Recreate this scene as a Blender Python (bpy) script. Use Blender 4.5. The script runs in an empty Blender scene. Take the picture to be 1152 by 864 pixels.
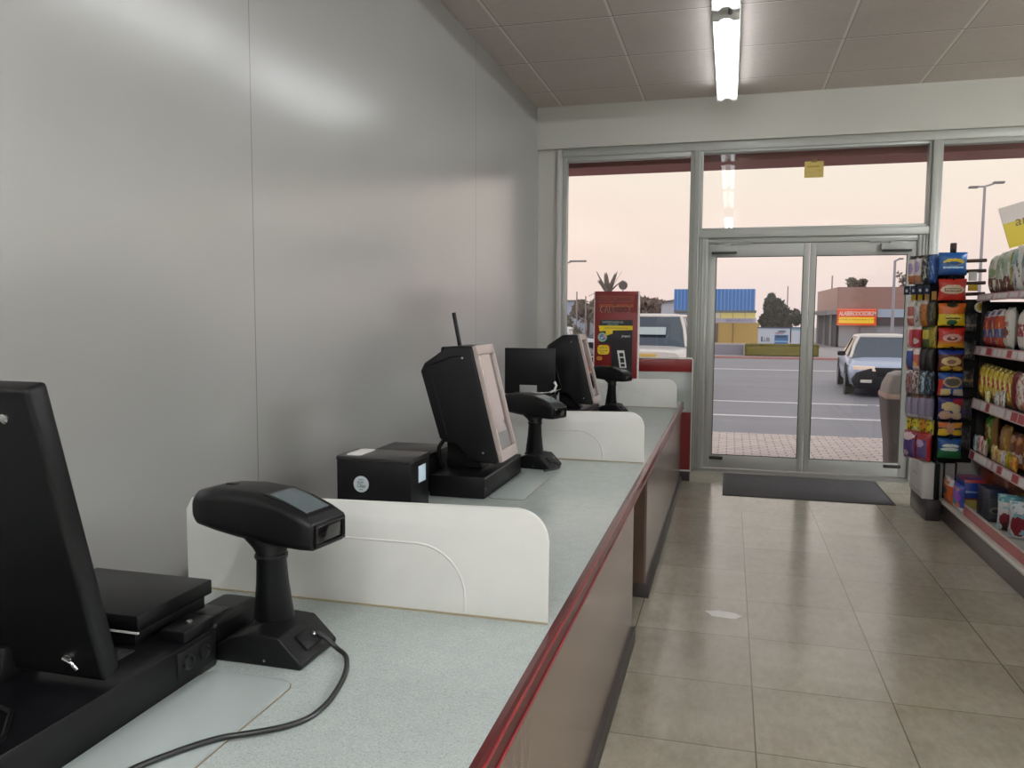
import bpy, bmesh, math, random
from mathutils import Vector, Matrix, Euler
random.seed(7)
C = bpy.context.scene.collection
PI = math.pi

# ------------------------------------------------------------------ helpers
def lin(c):
    if isinstance(c, str):
        c = c.lstrip('#'); c = [int(c[i:i+2], 16) for i in (0, 2, 4)]
    out = []
    for v in c[:3]:
        v = v / 255.0
        out.append(v / 12.92 if v <= 0.04045 else ((v + 0.055) / 1.055) ** 2.4)
    return (out[0], out[1], out[2], 1.0)

class NT:
    """tiny node helper"""
    def __init__(s, nt): s.nt = nt
    def n(s, t, **k):
        nd = s.nt.nodes.new(t)
        for a, v in k.items(): setattr(nd, a, v)
        return nd
    def put(s, sock, v):
        if isinstance(v, bpy.types.NodeSocket): s.nt.links.new(v, sock)
        else: sock.default_value = v
    def m(s, op, a, b=0.0, c=0.0):
        nd = s.n('ShaderNodeMath', operation=op)
        s.put(nd.inputs[0], a); s.put(nd.inputs[1], b); s.put(nd.inputs[2], c)
        return nd.outputs[0]
    def mix(s, f, a, b):
        nd = s.n('ShaderNodeMix', data_type='RGBA')
        s.put(nd.inputs[0], f); s.put(nd.inputs[6], a); s.put(nd.inputs[7], b)
        return nd.outputs[2]
    def xyz(s, kind='Object'):
        t = s.n('ShaderNodeTexCoord'); p = s.n('ShaderNodeSeparateXYZ')
        s.nt.links.new(t.outputs[kind], p.inputs[0])
        return p.outputs[0], p.outputs[1], p.outputs[2], t.outputs[kind]
    def noise(s, vec, scale, detail=3.0, rough=0.55, stretch=None):
        if stretch:
            mp = s.n('ShaderNodeMapping'); s.nt.links.new(vec, mp.inputs[0]); mp.inputs['Scale'].default_value = stretch; vec = mp.outputs[0]
        nd = s.n('ShaderNodeTexNoise'); s.nt.links.new(vec, nd.inputs['Vector'])
        nd.inputs['Scale'].default_value = scale; nd.inputs['Detail'].default_value = detail; nd.inputs['Roughness'].default_value = rough
        return nd.outputs[0]
    def line(s, x, period, phase, w):
        """1 on grid lines of width w"""
        a = s.m('DIVIDE', s.m('SUBTRACT', x, phase), period)
        d = s.m('ABSOLUTE', s.m('SUBTRACT', a, s.m('ROUND', a)))
        return s.m('LESS_THAN', d, w / 2.0 / period)

def newmat(name):
    m = bpy.data.materials.new(name); m.use_nodes = True
    m.node_tree.nodes.clear()
    k = NT(m.node_tree)
    out = k.n('ShaderNodeOutputMaterial'); b = k.n('ShaderNodeBsdfPrincipled')
    m.node_tree.links.new(b.outputs[0], out.inputs[0])
    return m, k, b, out

MC = {}
def mat(name, col, rough=0.5, metal=0.0, spec=0.5, emit=None, estr=0.0, var=0.0, vscale=20.0, bump=0.0):
    if name in MC: return MC[name]
    m, k, b, out = newmat(name)
    c = lin(col)
    if var > 0:
        x, y, z, v = k.xyz('Object')
        nz = k.noise(v, vscale)
        f = k.m('MULTIPLY_ADD', k.m('SUBTRACT', nz, 0.5), var * 4, 0.5)
        k.put(b.inputs['Base Color'], k.mix(f, tuple([q * (1 - var) for q in c[:3]] + [1]), tuple([min(1, q * (1 + var)) for q in c[:3]] + [1])))
        if bump:
            bp = k.n('ShaderNodeBump'); bp.inputs['Strength'].default_value = bump; bp.inputs['Distance'].default_value = 0.01
            k.put(bp.inputs['Height'], nz); k.put(b.inputs['Normal'], bp.outputs[0])
    else:
        b.inputs['Base Color'].default_value = c
    b.inputs['Roughness'].default_value = rough; b.inputs['Metallic'].default_value = metal
    b.inputs['Specular IOR Level'].default_value = spec
    if emit:
        b.inputs['Emission Color'].default_value = lin(emit); b.inputs['Emission Strength'].default_value = estr
    MC[name] = m
    return m

def graphic(name, base, layers, axis='y', rough=0.35, distort=0.05, spec=0.5, emit=0.0):
    """printed face: layers of shapes in the object's own 0..1 box"""
    m, k, b, out = newmat(name)
    x, y, z, v = k.xyz('Generated')
    u = x if axis == 'y' else y
    w = z
    if axis == 'z': u, w = x, y
    if distort:
        nd = k.n('ShaderNodeTexNoise'); k.nt.links.new(v, nd.inputs['Vector']); nd.inputs['Scale'].default_value = 9.0
        sp = k.n('ShaderNodeSeparateColor'); k.nt.links.new(nd.outputs['Color'], sp.inputs[0])
        u = k.m('MULTIPLY_ADD', k.m('SUBTRACT', sp.outputs[0], 0.5), distort * 2, u)
        w = k.m('MULTIPLY_ADD', k.m('SUBTRACT', sp.outputs[1], 0.5), distort * 2, w)
    col = lin(base)
    for L in layers:
        if L[0] == 'rect':
            _, u0, w0, u1, w1, c = L
            f = k.m('MULTIPLY', k.m('MULTIPLY', k.m('GREATER_THAN', u, u0), k.m('LESS_THAN', u, u1)), k.m('MULTIPLY', k.m('GREATER_THAN', w, w0), k.m('LESS_THAN', w, w1)))
        elif L[0] == 'ell':
            _, cu, cw, ru, rw, c = L
            a = k.m('POWER', k.m('DIVIDE', k.m('SUBTRACT', u, cu), ru), 2.0); d = k.m('POWER', k.m('DIVIDE', k.m('SUBTRACT', w, cw), rw), 2.0)
            f = k.m('LESS_THAN', k.m('ADD', a, d), 1.0)
        elif L[0] == 'grad':
            _, w0, w1, c = L
            f = k.m('MINIMUM', k.m('MAXIMUM', k.m('DIVIDE', k.m('SUBTRACT', w, w0), (w1 - w0)), 0.0), 1.0)
        elif L[0] == 'blot':
            _, sc, th, c = L
            f = k.m('GREATER_THAN', k.noise(v, sc, 4.0), th)
        elif L[0] == 'vstr':
            _, per, wd, c = L
            f = k.line(u, per, 0.0, wd)
        elif L[0] == 'hstr':
            _, per, wd, c = L
            f = k.line(w, per, 0.0, wd)
        if L[0] in ('vstr', 'hstr', 'blot'): c = L[3]
        col = k.mix(f, col, lin(c))
    k.put(b.inputs['Base Color'], col)
    if emit:
        k.put(b.inputs['Emission Color'], col); b.inputs['Emission Strength'].default_value = emit
    b.inputs['Roughness'].default_value = rough; b.inputs['Specular IOR Level'].default_value = spec
    return m

# --- mesh building
class MB:
    def __init__(s): s.bm = bmesh.new()
    def _add(s, vs, fs):
        bv = [s.bm.verts.new(v) for v in vs]
        out = []
        for f in fs:
            try: out.append(s.bm.faces.new([bv[i] for i in f]))
            except ValueError: pass
        return bv, out
    def box(s, x0, x1, y0, y1, z0, z1, bev=0.0, seg=2, M=None):
        vs = [(x0,y0,z0),(x1,y0,z0),(x1,y1,z0),(x0,y1,z0),(x0,y0,z1),(x1,y0,z1),(x1,y1,z1),(x0,y1,z1)]
        fs = [(0,3,2,1),(4,5,6,7),(0,1,5,4),(1,2,6,5),(2,3,7,6),(3,0,4,7)]
        bv, bf = s._add(vs, fs)
        if bev > 0:
            es = list({e for f in bf for e in f.edges})
            r = bmesh.ops.bevel(s.bm, geom=es, offset=bev, segments=seg, profile=0.5, affect='EDGES')
            bv = list({v for f in r['faces'] for v in f.verts} | {v for v in bv if v.is_valid})
        if M is not None: bmesh.ops.transform(s.bm, matrix=M, verts=[v for v in bv if v.is_valid])
        return s
    def prism(s, poly, axis, a, b, bev=0.0, seg=2, M=None):
        def P(p, t):
            if axis == 'y': return (p[0], t, p[1])
            if axis == 'x': return (t, p[0], p[1])
            return (p[0], p[1], t)
        n = len(poly)
        vs = [P(p, a) for p in poly] + [P(p, b) for p in poly]
        fs = [tuple(range(n)), tuple(range(2*n-1, n-1, -1))] + [(i, i+n, (i+1) % n + n, (i+1) % n) for i in range(n)]
        bv, bf = s._add(vs, fs)
        if bev > 0:
            es = list({e for f in bf for e in f.edges})
            r = bmesh.ops.bevel(s.bm, geom=es, offset=bev, segments=seg, profile=0.5, affect='EDGES')
            bv = list({v for f in r['faces'] for v in f.verts} | {v for v in bv if v.is_valid})
        if M is not None: bmesh.ops.transform(s.bm, matrix=M, verts=[v for v in bv if v.is_valid])
        return s
    def loft(s, rings, caps=True, closed=True):
        n = len(rings[0]); vs = [p for r in rings for p in r]; fs = []
        for i in range(len(rings) - 1):
            for j in range(n if closed else n - 1):
                fs.append((i*n+j, i*n+(j+1) % n, (i+1)*n+(j+1) % n, (i+1)*n+j))
        if caps:
            fs.append(tuple(range(n-1, -1, -1))); fs.append(tuple(range((len(rings)-1)*n, len(rings)*n)))
        s._add(vs, fs); return s
    def tube(s, pts, r, n=10, caps=True):
        pts = [Vector(p) for p in pts]; rings = []
        rr = r if isinstance(r, (list, tuple)) else [r] * len(pts)
        up = Vector((0, 0, 1)); prev = None
        for i, p in enumerate(pts):
            d = (pts[min(i+1, len(pts)-1)] - pts[max(i-1, 0)]).normalized()
            if prev is None:
                a = d.cross(up)
                if a.length < 1e-3: a = d.cross(Vector((1, 0, 0)))
            else:
                a = prev - d * prev.dot(d)
            a.normalize(); b = d.cross(a); prev = a
            rings.append([tuple(p + (a * math.cos(2*PI*j/n) + b * math.sin(2*PI*j/n)) * rr[i]) for j in range(n)])
        return s.loft(rings, caps)
    def lathe(s, prof, n=24, M=None, axis='z'):
        rings = []
        for r, z in prof:
            ring = []
            for j in range(n):
                a = 2*PI*j/n; x, y = r*math.cos(a), r*math.sin(a)
                p = (x, y, z) if axis == 'z' else ((z, x, y) if axis == 'x' else (x, z, y))
                if M is not None: p = tuple(M @ Vector(p))
                ring.append(p)
            rings.append(ring)
        return s.loft(rings)
    def quad(s, a, b, c, d): s._add([a, b, c, d], [(0, 1, 2, 3)]); return s
    def obj(s, name, m, parent=None, smooth=35, loc=None, rot=None):
        bmesh.ops.recalc_face_normals(s.bm, faces=s.bm.faces[:])
        me = bpy.data.meshes.new(name); s.bm.to_mesh(me); s.bm.free()
        if m: me.materials.append(m)
        if smooth:
            me.shade_smooth(); me.set_sharp_from_angle(angle=math.radians(smooth))
        o = bpy.data.objects.new(name, me); C.objects.link(o)
        if parent: o.parent = parent
        if loc: o.location = loc
        if rot is not None: o.rotation_euler = rot if isinstance(rot, (tuple, list, Euler)) else (0, 0, rot)
        return o

def empty(name, loc=(0, 0, 0), rz=0.0):
    o = bpy.data.objects.new(name, None); C.objects.link(o); o.location = loc; o.rotation_euler = (0, 0, rz); o.empty_display_size = 0.1
    return o
def tag(o, label, cat, group=None, kind=None):
    o['label'] = label; o['category'] = cat
    if group: o['group'] = group
    if kind: o['kind'] = kind
    return o
def thing(name, label, cat, loc=(0, 0, 0), rz=0.0, group=None): return tag(empty(name, loc, rz), label, cat, group)
def struct(o): o['kind'] = 'structure'; return o
def sroot(name, loc=(0, 0, 0)): return struct(empty(name, loc))
def copy_tree(o, parent=None):
    kids = list(o.children)
    c = o.copy(); C.objects.link(c)
    if parent is not None: c.parent = parent
    for ch in kids: copy_tree(ch, c)
    return c
def text(s, width, height, m, parent, loc, rot, name='lettering', depth=0.0006, shear=0.0, bold=0.0):
    cu = bpy.data.curves.new(name + '_curve', 'FONT'); cu.body = s; cu.align_x = 'CENTER'; cu.align_y = 'CENTER'; cu.extrude = 0.001; cu.shear = shear; cu.offset = bold
    t = bpy.data.objects.new(name + '_tmp', cu); C.objects.link(t)
    bpy.context.view_layer.update()
    dg = bpy.context.evaluated_depsgraph_get()
    me = bpy.data.meshes.new_from_object(t.evaluated_get(dg))
    bpy.data.objects.remove(t, do_unlink=True); bpy.data.curves.remove(cu)
    xs = [v.co.x for v in me.vertices]; ys = [v.co.y for v in me.vertices]
    cx, cy = (max(xs)+min(xs))/2, (max(ys)+min(ys))/2; sx = width/max(1e-6, max(xs)-min(xs)); sy = height/max(1e-6, max(ys)-min(ys))
    for v in me.vertices: v.co = ((v.co.x-cx)*sx, (v.co.y-cy)*sy, (v.co.z) * depth/0.001)
    me.name = name; me.materials.clear(); me.materials.append(m)
    o = bpy.data.objects.new(name, me); C.objects.link(o); o.parent = parent; o.location = loc; o.rotation_euler = rot
    return o
FACE_Y = (PI/2, 0, 0)          # lettering readable from -Y
FACE_X = (PI/2, 0, -PI/2)      # lettering readable from -X

# ------------------------------------------------------------------ render look, camera, sky
sc = bpy.context.scene
sc.view_settings.view_transform = 'Standard'
sc.view_settings.look = 'None'
sc.view_settings.exposure = 0.0
cam = bpy.data.cameras.new('camera'); cam.sensor_width = 36.0; cam.sensor_fit = 'HORIZONTAL'; cam.lens = 904.25 / 1152 * 36; cam.clip_end = 500; cam.clip_start = 0.02
co = bpy.data.objects.new('camera', cam); C.objects.link(co)
yaw, pit, rol = [math.radians(a) for a in (15.106, 4.752, -0.324)]
fwd = Vector((-math.sin(yaw)*math.cos(pit), math.cos(yaw)*math.cos(pit), -math.sin(pit)))
rgt = Vector((math.cos(yaw), math.sin(yaw), 0)); dwn = fwd.cross(rgt)
r2 = rgt*math.cos(rol) + dwn*math.sin(rol); d2 = -rgt*math.sin(rol) + dwn*math.cos(rol)
Mr = Matrix((r2, -d2, -fwd)).transposed()
co.matrix_world = Matrix.Translation((0, 0, 1.6)) @ Mr.to_4x4()
sc.camera = co

w = bpy.data.worlds.new('dusk_sky'); sc.world = w; w.use_nodes = True; w.node_tree.nodes.clear()
k = NT(w.node_tree)
x, y, z, v = k.xyz('Generated')
rp = k.n('ShaderNodeValToRGB'); k.nt.links.new(z, rp.inputs[0])
els = rp.color_ramp.elements
stops = [(0.0, (236, 214, 212)), (0.035, (241, 218, 215)), (0.09, (249, 225, 217)), (0.16, (251, 234, 222)), (0.24, (247, 233, 229)), (0.45, (240, 232, 230)), (1.0, (225, 224, 230))]
els[0].position = stops[0][0]; els[0].color = lin(stops[0][1]); els[1].position = 1.0; els[1].color = lin(stops[-1][1])
for p, c in stops[1:-1]:
    e = els.new(p); e.color = lin(c)
# warmer towards the left (west)
f = k.m('MINIMUM', k.m('MAXIMUM', k.m('MULTIPLY_ADD', x, -1.6, 0.05), 0.0), 1.0)
low = k.m('MINIMUM', k.m('MAXIMUM', k.m('MULTIPLY_ADD', z, -3.5, 1.0), 0.0), 1.0)
colr = k.mix(k.m('MULTIPLY', k.m('MULTIPLY', f, low), 0.75), rp.outputs[0], lin((255, 214, 198)))
bg = k.n('ShaderNodeBackground'); k.put(bg.inputs[0], colr); bg.inputs[1].default_value = 1.13
ow = k.n('ShaderNodeOutputWorld'); k.nt.links.new(bg.outputs[0], ow.inputs[0])

# ------------------------------------------------------------------ shared materials
BLACK = mat('black_plastic', (12, 12, 13), 0.42, spec=0.25, var=0.08, vscale=60)
BLACK2 = mat('black_satin_metal', (12, 11, 13), 0.36, spec=0.25)
DARK = mat('deep_black', (6, 6, 7), 0.5, spec=0.25)
ALU = mat('grey_painted_aluminium', (172, 174, 167), 0.4, metal=0.25, spec=0.5, var=0.05, vscale=6)
ALUD = mat('dark_bead_metal', (70, 72, 70), 0.5)
CHROME = mat('bright_steel', (200, 200, 200), 0.2, metal=1.0)
WHITEP = mat('white_plastic', (222, 220, 214), 0.4)
PAPER = mat('white_paper', (228, 226, 222), 0.7)
REDP = mat('dark_red_paint', (122, 14, 17), 0.35)

def glass_mat(name, tint=(250, 252, 250), refl=1.0, rough=0.0):
    m = bpy.data.materials.new(name); m.use_nodes = True; m.node_tree.nodes.clear(); k = NT(m.node_tree)
    out = k.n('ShaderNodeOutputMaterial'); t = k.n('ShaderNodeBsdfTransparent'); g = k.n('ShaderNodeBsdfGlossy'); mx = k.n('ShaderNodeMixShader'); fr = k.n('ShaderNodeFresnel')
    fr.inputs[0].default_value = 1.5; t.inputs[0].default_value = lin(tint); g.inputs['Roughness'].default_value = rough
    k.put(mx.inputs[0], k.m('MULTIPLY', fr.outputs[0], refl)); k.nt.links.new(t.outputs[0], mx.inputs[1]); k.nt.links.new(g.outputs[0], mx.inputs[2]); k.nt.links.new(mx.outputs[0], out.inputs[0])
    return m
GLASS = glass_mat('window_glass', refl=0.8)

# ------------------------------------------------------------------ room shell
XW, YB, ZC = -2.056, 8.70, 3.84
XR, YK = 7.5, -5.0

def wall_mat(name, col, rough, seams=None, spec=0.5):
    m, k, b, out = newmat(name)
    x, y, z, v = k.xyz('Object')
    nz = k.noise(v, 0.8, 3.0)
    c0 = lin(col); c = k.mix(nz, tuple(q*0.93 for q in c0[:3]) + (1,), tuple(q*1.05 for q in c0[:3]) + (1,))
    if seams:
        c = k.mix(k.line(y, seams[0], seams[1], 0.006), c, tuple(q*0.55 for q in c0[:3]) + (1,))
    k.put(b.inputs['Base Color'], c)
    k.put(b.inputs['Roughness'], k.m('MULTIPLY_ADD', k.noise(v, 3.0), 0.06, rough)); b.inputs['Specular IOR Level'].default_value = spec
    return m
WALLL = wall_mat('grey_wall_panel', (155, 154, 151), 0.20, (3.25, 3.19), 0.5)
WALLL.node_tree.nodes['Principled BSDF'].inputs['IOR'].default_value = 2.4
WALLF = wall_mat('front_wall_paint', (192, 191, 182), 0.6)
WALLX = wall_mat('side_wall_paint', (190, 188, 182), 0.6)

# floor
m, k, b, out = newmat('vinyl_floor_tiles')
x, y, z, v = k.xyz('Object')
tx = k.m('FLOOR', k.m('DIVIDE', k.m('SUBTRACT', x, 0.135), 0.565)); ty = k.m('FLOOR', k.m('DIVIDE', k.m('SUBTRACT', y, 3.543), 0.553))
cmb = k.n('ShaderNodeCombineXYZ'); k.put(cmb.inputs[0], tx); k.put(cmb.inputs[1], ty)
wn = k.n('ShaderNodeTexWhiteNoise'); k.nt.links.new(cmb.outputs[0], wn.inputs[0])
n1 = k.noise(v, 3.0, 5.0, 0.6); n2 = k.noise(v, 26.0, 4.0, 0.7, (1, 0.45, 1)); n3 = k.noise(v, 1.1, 3.0)
f = k.m('ADD', k.m('MULTIPLY', wn.outputs[0], 0.16), k.m('ADD', k.m('MULTIPLY', n1, 0.45), k.m('MULTIPLY', n2, 0.45)))
col = k.mix(f, lin((102, 96, 80)), lin((208, 201, 182)))
g = k.m('MAXIMUM', k.line(x, 0.565, 0.135, 0.006), k.line(y, 0.553, 3.543, 0.005))
col = k.mix(k.m('MULTIPLY', g, 0.7), col, lin((82, 76, 64)))
k.put(b.inputs['Base Color'], col)
k.put(b.inputs['Roughness'], k.m('MULTIPLY_ADD', k.m('ADD', n2, n3), 0.09, 0.085)); b.inputs['Specular IOR Level'].default_value = 0.85
bp = k.n('ShaderNodeBump'); bp.inputs['Strength'].default_value = 0.05; bp.inputs['Distance'].default_value = 0.01; k.put(bp.inputs['Height'], n1); k.put(b.inputs['Normal'], bp.outputs[0])
FLOORM = m
struct(MB().box(XW-0.1, XR, YK, YB+0.02, -0.1, 0.0).obj('floor', FLOORM))

# ceiling
m, k, b, out = newmat('ceiling_tiles')
x, y, z, v = k.xyz('Object')
n1 = k.noise(v, 45.0, 4.0, 0.7, (0.4, 1, 1)); n2 = k.noise(v, 1.4)
col = k.mix(k.m('ADD', k.m('MULTIPLY', n1, 0.6), k.m('MULTIPLY', n2, 0.4)), lin((172, 163, 156)), lin((216, 207, 200)))
g = k.m('MAXIMUM', k.line(x, 0.868, -0.05+0.0, 0.022), k.line(y, 0.935, 8.05, 0.016))
col = k.mix(g, col, lin((222, 214, 207)))
g2 = k.m('MAXIMUM', k.m('MULTIPLY', k.line(x, 0.868, -0.05+0.016, 0.007), .5), k.m('MULTIPLY', k.line(y, 0.935, 8.05-0.011, 0.010), .85))
col = k.mix(g2, col, lin((70, 64, 58)))
k.put(b.inputs['Base Color'], col); b.inputs['Roughness'].default_value = 0.75
bp = k.n('ShaderNodeBump'); bp.inputs['Strength'].default_value = 0.25; bp.inputs['Distance'].default_value = 0.01; k.put(bp.inputs['Height'], n1); k.put(b.inputs['Normal'], bp.outputs[0])
struct(MB().box(XW-0.1, XR, YK, YB+0.2, ZC, ZC+0.1).obj('ceiling', m))

struct(MB().box(XW-0.1, XW, YK, YB+0.2, 0, ZC).obj('wall_left', WALLL))
struct(MB().box(XR, XR+0.1, YK, YB+0.2, 0, ZC).obj('wall_right', WALLX))
struct(MB().box(XW-0.1, XR+0.1, YK-0.1, YK, 0, ZC).obj('wall_back', WALLX))
wf = MB()
wf.box(XW, XR, YB-0.10, YB+0.2, 3.40, ZC)                      # header
wf.box(XW, -1.845, YB-0.02, YB+0.2, 0, 3.40)                   # left pier
wf.box(5.2, XR, YB-0.05, YB+0.2, 0, 3.40)                      # right pier
struct(wf.obj('wall_front', WALLF))
struct(MB().box(-1.845, -1.785, YB-0.05, YB+0.1, 0, 3.40, 0.006).obj('trim_1', mat('pale_trim', (196, 194, 188), 0.45)))
struct(MB().box(-1.785, 5.2, YB-0.06, YB+0.08, 3.315, 3.40, 0.004).obj('trim_2', ALU))
struct(MB().box(XW, -1.845, YB-0.04, YB-0.0201, 0, 0.1, 0.003).obj('baseboard_front', DARK))

def window(name, x0, x1, z0, z1, fr, ml=None, mr=None, yd=0.05):
    r = sroot(name, ((x0+x1)/2, YB, z0))
    b = MB(); X0, X1, H = x0-(x0+x1)/2, x1-(x0+x1)/2, z1-z0
    b.box(X0, X0+fr, -yd, yd, 0, H, 0.004).box(X1-fr, X1, -yd, yd, 0, H, 0.004)
    b.box(X0+fr, X1-fr, -yd, yd, H-fr, H, 0.004).box(X0+fr, X1-fr, -yd, yd, 0, fr, 0.004)
    b.obj('window_frame', ALU, r)
    MB().box(X0+fr-0.005, X1-fr+0.005, -0.004, 0.004, fr-0.005, H-fr+0.005).obj('window_pane', GLASS, r, smooth=0)
    return r
window('window_1', -1.785, -0.385, 0.10, 3.315, 0.05)
window('window_2', -0.335, 1.835, 2.50, 3.315, 0.028)
window('window_3', 1.885, 5.2, 0.10, 3.315, 0.045)
struct(MB().box(-0.395, -0.335, YB-0.08, YB+0.07, 0.0, 3.315, 0.006).box(-0.352, -0.340, YB-0.10, YB-0.08, 0, 3.315, 0.003).obj('trim_3', ALU))
struct(MB().box(1.835, 1.895, YB-0.08, YB+0.07, 0.0, 3.315, 0.006).obj('trim_4', ALU))
struct(MB().box(-0.335, 1.835, YB-0.07, YB+0.07, 2.425, 2.50, 0.005).obj('trim_5', ALU))
# door jambs with stepped profile
dj = MB()
for sx, X0, X1 in ((1, -0.335, -0.238), (-1, 1.745, 1.835)):
    dj.box(X0, X1, YB-0.05, YB+0.06, 0.0, 2.425, 0.004)
    for i in range(3):
        xx = (X0 + 0.014 + i*0.03) if sx > 0 else (X1 - 0.014 - i*0.03)
        dj.box(xx-0.006, xx+0.006, YB-0.066+0.004*i, YB-0.05, 0, 2.425, 0.002)
dj.box(-0.238, 1.745, YB-0.04, YB+0.06, 2.37, 2.425, 0.004)
dj.box(-0.238, 1.745, YB-0.052, YB-0.04, 2.388, 2.396)
struct(dj.obj('trim_6', ALU))
struct(MB().prism([(YB-0.14, 0.0), (YB-0.10, 0.018), (YB+0.08, 0.018), (YB+0.12, 0.0)], 'x', -0.335, 1.835).obj('trim_7', mat('steel_threshold', (170, 168, 164), 0.35, metal=0.7)))

def door(name, x0, x1, hinge):
    r = sroot(name, ((x0+x1)/2, YB, 0.02)); W = (x1-x0)/2; T = 0.022
    s0, s1 = (0.082, 0.056) if hinge < 0 else (0.056, 0.085)
    b = MB(); H = 2.345
    b.box(-W, -W+s0, -T, T, 0.005, H, 0.004).box(W-s1, W, -T, T, 0.005, H, 0.004)
    b.box(-W+s0, W-s1, -T, T, 0.005, 0.145, 0.004).box(-W+s0, W-s1, -T, T, 2.215, H, 0.004)
    b.obj('door_frame', ALU, r)
    MB().box(-W+s0-0.004, W-s1+0.004, -0.004, 0.004, 0.141, 2.219).obj('door_pane', GLASS, r, smooth=0)
    # glazing bead, dark line
    g = MB()
    g.box(-W+s0, -W+s0+0.007, -T-0.002, -T+0.01, 0.145, 2.215).box(W-s1-0.007, W-s1, -T-0.002, -T+0.01, 0.145, 2.215)
    g.box(-W+s0+0.007, W-s1-0.007, -T-0.002, -T+0.01, 2.208, 2.215).box(-W+s0+0.007, W-s1-0.007, -T-0.002, -T+0.01, 0.145, 0.152)
    g.obj('glazing_bead', ALUD, r)
    cx0, cx1 = (-W+0.03, -W+0.29) if hinge < 0 else (W-0.33, W-0.05)
    c = MB().box(cx0, cx1, -T-0.06, -T, 2.262, 2.325, 0.006).obj('door_closer', mat('closer_grey', (168, 170, 166), 0.4), r)
    MB().box(cx0+0.005, cx1-0.005, -T-0.055, -T-0.005, 2.242, 2.2618, 0.003).obj('closer_underside', mat('closer_dark', (50, 52, 50), 0.5), c)
    mx = (cx0+cx1)/2
    MB().box(mx-0.06, mx+0.06, -T-0.05, -T-0.01, 2.3255, 2.341, 0.003).prism([(mx-0.01, 0), (mx+0.03, 0), (mx+0.24*(-hinge)+0.03, -0.0), (mx+0.24*(-hinge)+0.0, 0.02)], 'z', 2.341, 2.349, M=Matrix.Translation((0, -T-0.03, 0))).obj('closer_arm', ALU, c)
    lx0, lx1 = (-W+0.06, -W+0.20) if hinge < 0 else (W-0.22, W-0.06)
    MB().box(lx0, lx1, -T-0.012, -T, 0.095, 0.128, 0.005).obj('kick_bolt', mat('dark_bolt', (38, 36, 34), 0.4), r)
    return r
door('door_1', -0.237, 0.757, -1)
door('door_2', 0.763, 1.744, 1)

# notice hanging from the canopy in the transom
n = MB().box(-0.09, 0.09, -0.002, 0.002, -0.16, 0.0).obj('paper_notice', graphic('yellow_notice', (196, 172, 96), [('rect', .15, .62, .8, .72, (150, 126, 60)), ('blot', 8, .58, (176, 150, 78))], 'y', .7, .02), None, loc=(0.77, YB-0.008, 3.17))
tag(n, 'small yellow paper notice stuck high on the glass above the doors', 'notice')
MB().box(-0.03, 0.03, -0.003, 0.003, -0.01, 0.02).obj('tape', mat('brown_tape', (120, 96, 60), .5), n)

# ------------------------------------------------------------------ ceiling lights
TUBE = mat('lit_fluorescent_tube', (255, 255, 255), 0.4, emit=(250, 252, 255), estr=6.0)
TUBE_MID = mat('lit_tube_row', (255, 255, 255), 0.4, emit=(250, 252, 255), estr=4.0); TUBE_FAR = mat('unseen_fill_tube', (255, 255, 255), 0.4, emit=(247, 250, 255), estr=88.0); TUBE_STRONG = mat('unseen_fill_tube_strong', (255, 255, 255), 0.4, emit=(247, 250, 255), estr=165.0)  # far and strong tubes are for the unseen fittings added as fill light
REFL = mat('light_reflector_white', (236, 238, 236), 0.35)
def fixture(label, loc, group=None, L=2.2, TUBE=TUBE):
    r = thing('fluorescent_light', label, 'ceiling light', loc, 0, group)
    MB().box(-0.10, 0.10, -L/2, L/2, -0.055, 0.0, 0.006).obj('housing', REFL, r)
    MB().prism([(-0.06, -0.056), (0, -0.13), (0.06, -0.056)], 'y', -L/2+0.02, L/2-0.02).obj('reflector', REFL, r)
    for sx in (-1, 1):
        MB().tube([(sx*0.062, -L/2+0.03, -0.120), (sx*0.062, L/2-0.03, -0.120)], 0.026, 14).obj('tube', TUBE, r)
    for sy in (-1, 1):
        MB().prism([(-0.095, -0.155), (-0.05, -0.16), (-0.02, -0.135), (0.02, -0.135), (0.05, -0.16), (0.095, -0.155), (0.095, -0.0555), (-0.095, -0.0555)], 'y', sy*(L/2-0.02)-0.012, sy*(L/2-0.02)+0.012, 0.003).obj('end_cap', mat('cap_grey', (205, 206, 200), .4), r)
    MB().tube([(0.03, -L/2-0.04, 0.0), (0.03, -L/2-0.04, -0.1), (0.03, -L/2+0.05, -0.12)], 0.016, 10).obj('bracket', mat('bracket_grey', (150, 150, 150), .4, metal=.6), r)
    return r
fixture('lit fluorescent strip light on the ceiling in front of the doors, fully in view', (-0.085, 7.10, ZC))
fixture('lit fluorescent strip light at top edge of the photo, next in row', (-0.085, 4.75, ZC))
# same fittings added out of view to brighten the room
OFF = []
for i, (fx, fy) in enumerate([(-0.085, 2.4), (-0.085, -1.2), (-0.085, -3.6), (6.4, 6.2), (5.0, 4.0), (5.6, 1.0), (6.7, -1.8), (2.2, -3.4)]):
    fixture('unseen ceiling strip light added to brighten the sales floor', (fx, fy, ZC), 'added lights out of the frame', TUBE=TUBE_MID if i == 0 else (TUBE_STRONG if fy > 3 else TUBE_FAR))

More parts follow.
